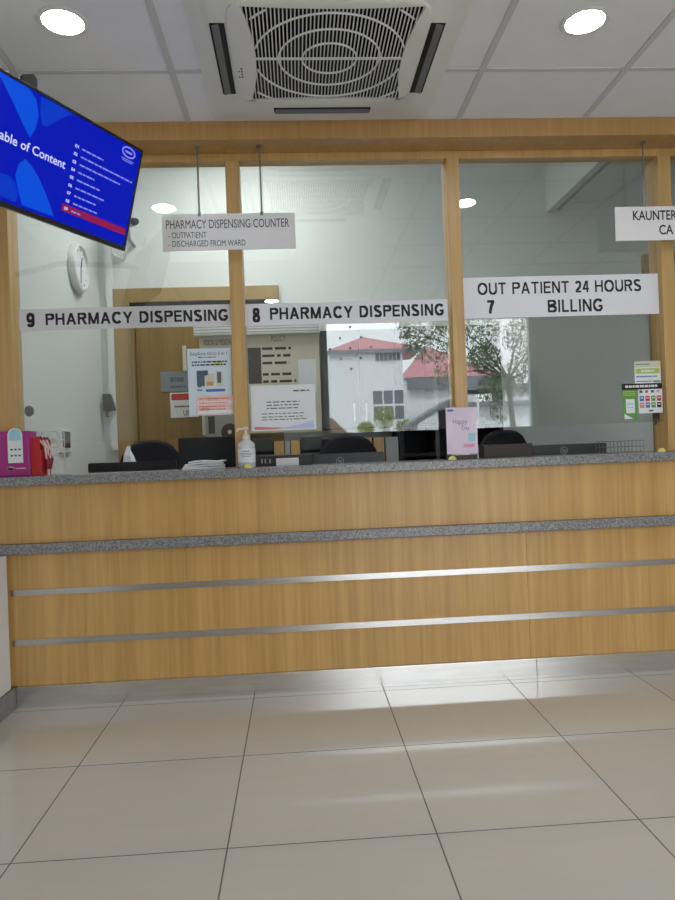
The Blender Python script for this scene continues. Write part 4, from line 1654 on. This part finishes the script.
# low cabinets along the back wall
x0, x1 = at(232, 445, 4.62).x, at(397.5, 445, 4.62).x
cab = thing('storage_cabinet', 'low dark cabinet with wooden uprights along the back wall', 'cabinet', ((x0 + x1) / 2, 4.75, 0))
obj('carcass', MB().box(x0, x1, 4.62, 4.94, 0.0, 1.20), M['blackm'], cab, bevel=0.003)
for pxa, pxb, mm in ((274, 284, 'woodpost'), (285, 290, 'greypillar'), (291, 300, 'woodpost'), (364, 372, 'woodpost'), (374, 384, 'woodpost'), (385.5, 398, 'greypillar')):
    obj('upright', MB().box(at(pxa, 445, 4.6).x, at(pxb, 445, 4.6).x, 4.59, 4.619, 0.0, 1.198), M[mm], cab)
for pxa, pxb in ((252, 273), (301, 322)):
    for z in (0.90, 1.02, 1.13):
        obj('drawer', MB().box(at(pxa, 445, 4.6).x, at(pxb, 445, 4.6).x, 4.605, 4.62, z, z + 0.09), M['charcoal'], cab, bevel=0.004)
wx0, wx1 = at(322, 380, 4.7).x, at(397, 380, 4.7).x
wc = thing('dark_backing', 'added dark backing behind the speaking holes of the middle pane', 'cabinet', ((wx0 + wx1) / 2, 4.85, 1.27))  # unseen cabinet shape, added as dark ground for the mirrored house
obj('carcass', MB().box(wx0, wx1, 4.75, 4.999, 1.27, 1.95), M['charcoal'], wc, bevel=0.003)
wm = (wx0 + wx1) / 2
for xa, xb in ((wx0 + 0.004, wm - 0.002), (wm + 0.002, wx1 - 0.004)):
    dr_ = obj('door', MB().box(xa, xb, 4.735, 4.749, 1.274, 1.946), M['charcoal'], wc, bevel=0.002)
    hx_ = xb - 0.04 if xa < wm - 0.1 else xa + 0.04
    obj('handle', MB().box(hx_ - 0.005, hx_ + 0.005, 4.720, 4.735, 1.32, 1.44), M['chrome'], dr_)
# tall black pigeonhole unit
x0, x1 = at(399, 445, 4.62).x, at(502.5, 400, 4.56).x
pg = thing('pigeonhole_shelf', 'tall black open shelf unit behind the third post', 'shelf', ((x0 + x1) / 2, 4.7, 0))
zt = 1.93
m = MB()
m.box(x0, x1, 4.90, 4.93, 0, zt)
m.box(x0, x0 + 0.025, 4.56, 4.90, 0, zt)
m.box(x1 - 0.025, x1, 4.56, 4.90, 0, zt)
obj('carcass', m, M['blackm'], pg)
for fx in (0.36, 0.66):
    xx = x0 + (x1 - x0) * fx
    obj('divider', MB().box(xx - 0.012, xx + 0.012, 4.56, 4.90, 0.02, zt - 0.02), M['charcoal'], pg)
for z in (0.3, 0.72, 1.06, 1.26, 1.58, zt - 0.022):
    obj('shelf_board', MB().box(x0 + 0.025, x1 - 0.025, 4.565, 4.90, z, z + 0.022), M['blackm'], pg)
# grey machine on the cabinet
A, B = at(207, 413, 4.6), at(243, 440, 4.6)
gm_ = thing('dispensing_machine', 'grey desktop machine with round black dial below the notice', 'machine', ((A.x + B.x) / 2, 4.45, 0.0))
obj('casing', MB().box(A.x, B.x, 4.5, 4.61, 0.0, A.z), M['greym'], gm_, bevel=0.006)
q = at(230, 432, 4.5)
obj('dial', MB().lathe([(0.055, 0.0), (0.055, 0.010), (0.045, 0.014)], (q.x, 4.5, q.z), 24, 'y'), M['black'], gm_)
obj('dial_hub', MB().lathe([(0.014, 0.014), (0.012, 0.022)], (q.x, 4.5, q.z), 16, 'y'), M['white'], gm_)
m = MB()
m.box(A.x + 0.02, A.x + 0.06, 4.492, 4.50, A.z - 0.14, A.z - 0.03)
obj('slot', m, M['charcoal'], gm_)
# clock on the left wall
q = atx(75, 268, XIL)
ck = thing('wall_clock', 'round white wall clock on the left pharmacy wall', 'clock', (XIL, q.y, q.z - 0.14))
obj('rim', MB().lathe([(0.150, 0.0), (0.155, 0.02), (0.150, 0.045), (0.135, 0.05), (0.130, 0.035), (0.128, 0.02)], (XIL + 0.0005, q.y, q.z), 40, 'x'), M['white'], ck, smooth=True)
obj('dial', MB().lathe([(0.132, 0.018), (0.132, 0.0355)], (XIL, q.y, q.z), 40, 'x'), M['paper'], ck)
m = MB()
m.bar((XIL + 0.038, q.y, q.z), (XIL + 0.038, q.y + 0.03, q.z + 0.07), 0.006, 0.003)
m.bar((XIL + 0.038, q.y, q.z), (XIL + 0.038, q.y - 0.01, q.z - 0.10), 0.005, 0.003)
obj('hands', m, M['inkg'], ck)
m = MB()
for k in range(12):
    a_ = 2 * PI * k / 12
    m.bar((XIL + 0.0358, q.y + 0.105 * math.cos(a_), q.z + 0.105 * math.sin(a_)), (XIL + 0.0358, q.y + 0.120 * math.cos(a_), q.z + 0.120 * math.sin(a_)), 0.006, 0.001)
obj('hour_marks', m, M['inkg'], ck)
# surveillance camera near the corner
q = at(131, 226, 4.75)
sc_ = thing('surveillance_camera', 'white bracket camera with black lens right of the television', 'camera', (q.x, 4.9, q.z))
obj('camera_body', MB().tube([(q.x - 0.05, 4.80, q.z + 0.035), (q.x + 0.035, 4.68, q.z + 0.005)], [0.030, 0.030], 14), M['greym'], sc_, smooth=True)
obj('lens', MB().tube([(q.x + 0.033, 4.683, q.z + 0.006), (q.x + 0.055, 4.655, q.z - 0.002)], [0.026, 0.022], 14), M['black'], sc_)
obj('bracket', MB().tube([(q.x - 0.03, 4.78, q.z), (q.x - 0.04, 4.85, q.z - 0.06), (q.x - 0.04, 4.93, q.z - 0.06), (q.x - 0.04, 4.999, q.z - 0.06)], 0.014, 10), M['greym'], sc_)
obj('cable', MB().tube([(q.x - 0.05, 4.90, q.z - 0.06), (q.x - 0.10, 4.96, q.z - 0.17), (q.x - 0.17, 4.985, q.z - 0.13), (q.x - 0.24, 4.985, q.z - 0.06)], 0.008, 8), M['white'], sc_)
# black wedge fixture
q = at(110, 403, 4.95)
wg = thing('wall_dispenser', 'small black wedge shaped dispenser at the pharmacy corner', 'dispenser', (q.x, 4.94, q.z - 0.07))
m = MB()
m.prism([(q.x - 0.04, 4.90, q.z + 0.06), (q.x + 0.015, 4.90, q.z + 0.06), (q.x + 0.045, 4.90, q.z - 0.055), (q.x - 0.04, 4.90, q.z - 0.06)], (0, 0.05, 0))
obj('casing', m, M['black'], wg, bevel=0.006)
obj('nozzle', MB().tube([(q.x - 0.015, 4.925, q.z - 0.06), (q.x - 0.012, 4.925, q.z - 0.10)], 0.008, 8), M['charcoal'], wg)
# wall switch
q0, q1 = at(60, 431, 3.95), at(67, 451, 3.95)
qa = atx(63.5, 441, XIL)
sw = thing('wall_panel', 'narrow white control panel on the left pharmacy wall', 'control panel', (XIL, qa.y, qa.z - .09))
obj('plate', MB().box(XIL, XIL + 0.015, qa.y - 0.10, qa.y + 0.10, qa.z - 0.07, qa.z + 0.07), M['white'], sw, bevel=0.003)
obj('display', MB().box(XIL + 0.015, XIL + 0.018, qa.y - 0.06, qa.y + 0.07, qa.z - 0.04, qa.z + 0.055), M['charcoal'], sw)
# tissue
q = at(127, 452, 4.0)
rr = random.Random(2)
m = MB()
m.ellipsoid((q.x, 4.05, 0.75 + (q.z - 0.75) / 2), 0.045, 0.04, (q.z - 0.75) / 2 + 0.03, 12, 8)
for v in m.v:
    v.x += rr.uniform(-.012, .012)
    v.z += rr.uniform(-.012, .012)
    v.z = max(v.z, 0.751)
tag(obj('tissue', m, M['paper']), 'crumpled white tissue beside the leftmost chair', 'tissue')
# door frame at the right end of the pharmacy
q = at(644, 262, YI - 0.04)
m = MB()
m.box(q.x, q.x + 1.1, YI - 0.04, YI - 0.001, q.z - 0.08, q.z + 0.06)
m.box(q.x + 0.04, q.x + 0.14, YI - 0.04, YI - 0.001, 0, q.z - 0.08)
m.box(q.x + 0.96, q.x + 1.06, YI - 0.04, YI - 0.001, 0, q.z - 0.08)
d3 = struct('door_3', m, M['framewood'])
obj('door_leaf', MB().box(q.x + 0.14, q.x + 0.96, YI - 0.02, YI - 0.001, 0.01, q.z - 0.08), M['greypillar'], d3)


# pharmacy ceiling lamp
def panel_lamp(x, y, label, hx=0.3, hy=0.3):
    t = thing('ceiling_panel_light', label, 'ceiling light', (x, y, ZI))
    obj('frame', MB().box(x - hx - 0.02, x + hx + 0.02, y - hy - 0.02, y + hy + 0.02, ZI - 0.02, ZI), M['white'], t)
    obj('diffuser', MB().box(x - hx, x + hx, y - hy, y + hy, ZI - 0.024, ZI - 0.02), M['lampin'], t)


panel_lamp(-0.30, 4.2, 'square lit panel on the pharmacy ceiling near the clock')

# ------------------------------------------------------------------ outside, seen mirrored in the glass
struct('ground', MB().box(-120, 160, -220, YB - 0.16, -0.3, -0.12), M['tarmac'])


def house(name, label, D, wall_px, depth, eave_py, apex_px, over, wins, wm='extw', rm='rroof'):
    a_ = mir(wall_px[0], 400, D)
    b_ = mir(wall_px[1], 400, D)
    y0 = a_.y
    ze = mir((wall_px[0] + wall_px[1]) / 2, eave_py, D).z
    t = thing(name, label, 'building', ((a_.x + b_.x) / 2, y0 - depth / 2, -0.12))
    obj('wall', MB().box(a_.x, b_.x, y0 - depth, y0, -0.12, ze), M[wm], t)
    ap = mir(apex_px[0], apex_px[1], D)
    x0, x1 = a_.x - over[0], b_.x + over[1]
    yf_, yb_ = y0 + over[2], y0 - depth - over[2]
    ry = y0 - depth / 2
    rl = max(0.0, depth / 2 - 2.0)
    vs = [(x0, yf_, ze), (x1, yf_, ze), (x1, yb_, ze), (x0, yb_, ze), (ap.x, ry + rl * 0.3, ap.z), (ap.x, ry - rl * 0.3, ap.z)]
    fs = [(0, 1, 4), (1, 2, 5, 4), (2, 3, 5), (3, 0, 4, 5), (0, 3, 2, 1)]
    obj('roof', MB().add(vs, fs), M[rm], t)
    obj('eaves_board', MB().box(x0, x1, yf_ - 0.1, yf_ + 0.05, ze - 0.35, ze - 0.02), M['extg'], t)
    for (pa_, pb_, nx, ny) in wins:
        wa, wb = mir(*pa_, D), mir(*pb_, D)
        f = obj('window', MB().box(wa.x, wb.x, y0, y0 + 0.08, wb.z, wa.z), M['extw'], t)
        pm = MB()
        for i in range(nx):
            for j in range(ny):
                dx, dz = (wb.x - wa.x) / nx, (wa.z - wb.z) / ny
                pm.box(wa.x + dx * (i + 0.08), wa.x + dx * (i + 0.92), y0 + 0.07, y0 + 0.10, wb.z + dz * (j + 0.07), wb.z + dz * (j + 0.93))
        obj('pane', pm, M['pane'], f)
    return t


house('apartment_building', 'white house with red hipped roof mirrored in the middle pane', 60, (331, 404), 7.0, 350, (366, 331), (0.2, 1.9, 0.4),
      [((375, 353), (400.5, 361), 6, 1), ((372, 390), (405, 420), 3, 2)])
t = house('annex_building', 'lower white house with grey band and red roof by the third post', 72, (407, 476), 8.0, 377, (432, 341), (0.2, 3.0, 0.5),
          [((480, 402), (500, 424), 2, 2)])
a_, b_ = mir(407, 378, 71.5), mir(476, 388, 71.5)
obj('fascia_band', MB().box(a_.x, b_.x + 4, a_.y, a_.y + 0.4, mir(440, 389, 71.5).z, mir(440, 378.5, 71.5).z), M['extg'], t)
# open shed with sloping roof
D = 38
sh = thing('shed', 'grey lean-to shed with sloping roof mirrored by the flyer', 'shed', (mir(430, 430, D).x, mir(430, 430, D).y, -0.12))
l0, l1, r0 = mir(409, 424, D), mir(409, 429, D), mir(452, 398, D)
r1 = mir(452, 404, D)
e0 = mir(500, 420, D)
obj('roof', MB().prism([l0, r0, r1, l1], (0, -3, 0)), M['extg'], sh)
obj('roof', MB().prism([r0, e0, e0 - Vector((0, 0, .35)), r1], (0, -3, 0)), M['extg'], sh)
obj('wall', MB().prism([mir(418, 424, D), mir(440, 411, D), Vector((mir(440, 411, D).x, mir(440, 411, D).y, -0.12)), Vector((mir(418, 424, D).x, mir(440, 411, D).y, -0.12))], (0, -2.8, 0)), M['extw'], sh)
obj('wall', MB().prism([mir(440, 411, D), r1, e0, Vector((e0.x, e0.y, -0.12)), Vector((mir(440, 411, D).x, r1.y, -0.12))], (0, -2.8, 0)), M['extd'], sh)
# white outbuilding at the right of the entrance view
D = 34
a_, b_ = mir(464, 420, D), mir(545, 420, D)
wb_ = thing('outbuilding', 'low white outbuilding mirrored in the right pane', 'building', ((a_.x + b_.x) / 2, a_.y - 3, -0.12))
zt = mir(500, 406, D).z
obj('wall', MB().box(a_.x, b_.x, a_.y - 3, a_.y, -0.12, zt), M['extw'], wb_)
obj('roof', MB().box(a_.x - 0.2, b_.x + 0.2, a_.y - 3.3, a_.y + 0.5, zt, zt + 0.22), M['extg'], wb_)
obj('upper_wall', MB().box(mir(508, 400, D).x, b_.x, a_.y - 2.8, a_.y - 0.5, zt + 0.22, mir(520, 388, D).z), M['extw'], wb_)
obj('upper_roof', MB().box(mir(462, 395, D).x, b_.x + 0.3, a_.y - 3.0, a_.y - 0.2, mir(520, 388, D).z, mir(520, 383, D).z), M['extg'], wb_)
pz = mir(470, 398, 30)
dp = MB().tube([mir(470, 398, 30), mir(477, 397.5, 30), mir(478, 399, 30), mir(478, 425, 30), Vector((mir(478, 425, 30).x, mir(478, 425, 30).y, -0.12))], 0.06, 8)
tag(obj('drainpipe', dp, M['extw']), 'white bent downpipe mirrored beside the pink flyer', 'pipe')
# brown roofed walkway on the left
D = 30
ww = thing('walkway', 'brown roofed walkway mirrored behind the middle chair', 'walkway', (mir(340, 430, D).x, mir(340, 430, D).y, -0.12))
obj('roof', MB().prism([mir(322, 420, D), mir(332, 418, D), mir(362, 446, D), mir(352, 448, D)], (0, -4, 0)), M['broof'], ww)
for px in (326, 345):
    q = mir(px, 440, D)
    obj('post', MB().box(q.x - .06, q.x + .06, q.y - 0.3, q.y - 0.18, -0.12, mir(px, 430, D).z), M['extg'], ww)


# leaves
def leafcloud(mb, c, rad, n, s, r):
    for _ in range(n):
        while True:
            p = Vector((r.uniform(-1, 1), r.uniform(-1, 1), r.uniform(-1, 1)))
            if p.length < 1:
                break
        q = Vector((c.x + p.x * rad.x, c.y + p.y * rad.y, c.z + p.z * rad.z))
        e = Euler((r.uniform(0, 6.3), r.uniform(0, 6.3), r.uniform(0, 6.3))).to_matrix()
        k = s * r.uniform(0.6, 1.3)
        mb.add([q + e @ Vector(v) for v in ((-k, 0, 0), (0, -k * 0.35, 0.1 * k), (k, 0, 0), (0, k * 0.35, 0.1 * k))], [(0, 1, 2, 3)])


r = random.Random(21)
D = 24
base_ = mir(512, 425, D)
tr = thing('tree', 'large spreading tree mirrored across the right pane', 'tree', (base_.x, base_.y, -0.12))
foot = Vector((base_.x, base_.y, -0.12))
trunk = MB()
fork = mir(508, 380, D)
trunk.tube([foot, (foot.x + 0.1, foot.y, 1.0), fork], [0.15, 0.11, 0.085], 10)
blobs = [(425, 328, 32, 13, 170), (432, 350, 26, 14, 170), (445, 375, 14, 12, 60), (480, 330, 22, 22, 280), (484, 358, 18, 16, 420), (492, 388, 15, 16, 260), (500, 412, 8, 12, 60), (520, 335, 18, 20, 240), (520, 375, 16, 24, 260), (545, 340, 16, 18, 160),
         (560, 370, 20, 24, 150), (455, 325, 20, 14, 160)]
fol = MB()
for px, py, rx, rz, n in blobs:
    cpt = mir(px, py, D)
    sc1 = D / F
    leafcloud(fol, cpt, Vector((rx * sc1, 0.9, rz * sc1)), int(n * 2.6), 0.068, r)
    trunk.tube([fork, (fork + cpt) / 2 + Vector((0, 0, 0.25)), cpt], [0.045, 0.025, 0.012], 6)
for px, py in ((405, 322), (412, 345), (408, 335), (440, 322), (455, 345)):
    cpt = mir(px, py, D)
    trunk.tube([mir(430, 338, D), cpt], [0.035, 0.012], 5)
    leafcloud(fol, cpt, Vector((0.35, 0.5, 0.22)), 70, 0.085, r)
obj('trunk', trunk, M['bark'], tr, smooth=True)
obj('foliage', fol, M['leaf'], tr)
# bushes
for i, (px, py, rx, rz, lab) in enumerate(((384, 418, 11, 12, 'yellow green bush mirrored under the white house window'), (366, 428, 9, 7, 'low pale bush mirrored left of the yellow green bush'), (404, 427, 9, 8, 'low green bush mirrored right of the yellow green bush'))):
    D = 42
    cpt = mir(px, py, D)
    sc1 = D / F
    bt_ = thing('bush', lab, 'bush', (cpt.x, cpt.y, -0.12))
    f = MB()
    leafcloud(f, cpt, Vector((rx * sc1, 0.5, rz * sc1)), 420, 0.10, r)
    lowz = cpt.z - rz * sc1
    leafcloud(f, Vector((cpt.x, cpt.y, max(0.3, lowz / 2))), Vector((rx * sc1 * .8, 0.4, lowz / 2 + .2)), 300, 0.10, r)
    obj('foliage', f, M['leafy'], bt_)
    obj('stem', MB().tube([(cpt.x, cpt.y, -0.12), cpt], [0.05, 0.02], 6), M['bark'], bt_)

# ------------------------------------------------------------------ light
wd_ = bpy.data.worlds.new('sky')
SC.world = wd_
wd_.use_nodes = True
nt = wd_.node_tree
bg = nt.nodes['Background']
bg.inputs['Color'].default_value = (0.93, 0.97, 1.0, 1)
bg.inputs['Strength'].default_value = 2.15
sun = bpy.data.lights.new('sun', 'SUN')
sun.energy = 1.9
sun.angle = math.radians(4)
sun.color = (1, 0.97, 0.92)
so = bpy.data.objects.new('sun', sun)
COL.objects.link(so)
so.rotation_euler = Vector((0.35, -0.75, -0.85)).to_track_quat('-Z', 'Y').to_euler()
so.location = (0, 10, 20)
# sampling portal at the entrance (guides the sky light, emits nothing itself)
pl_ = bpy.data.lights.new('entrance_portal', 'AREA')
pl_.shape = 'RECTANGLE'
pl_.size = OX1 - OX0
pl_.size_y = OZ
pl_.cycles.is_portal = True
po = bpy.data.objects.new('entrance_portal', pl_)
COL.objects.link(po)
po.location = ((OX0 + OX1) / 2, YB - 0.16, OZ / 2)
po.rotation_euler = Vector((0, 1, 0)).to_track_quat('-Z', 'Z').to_euler()

vs_ = SC.view_settings
vs_.view_transform = 'Standard'
vs_.look = 'None'
vs_.gamma = 1.0
vs_.use_curve_mapping = False
vs_.exposure = 1.22
cy = SC.cycles
cy.use_denoising = True
cy.max_bounces = 10
cy.diffuse_bounces = 6
cy.glossy_bounces = 5
cy.transparent_max_bounces = 24
cy.caustics_reflective = True
cy.sample_clamp_indirect = 8.0
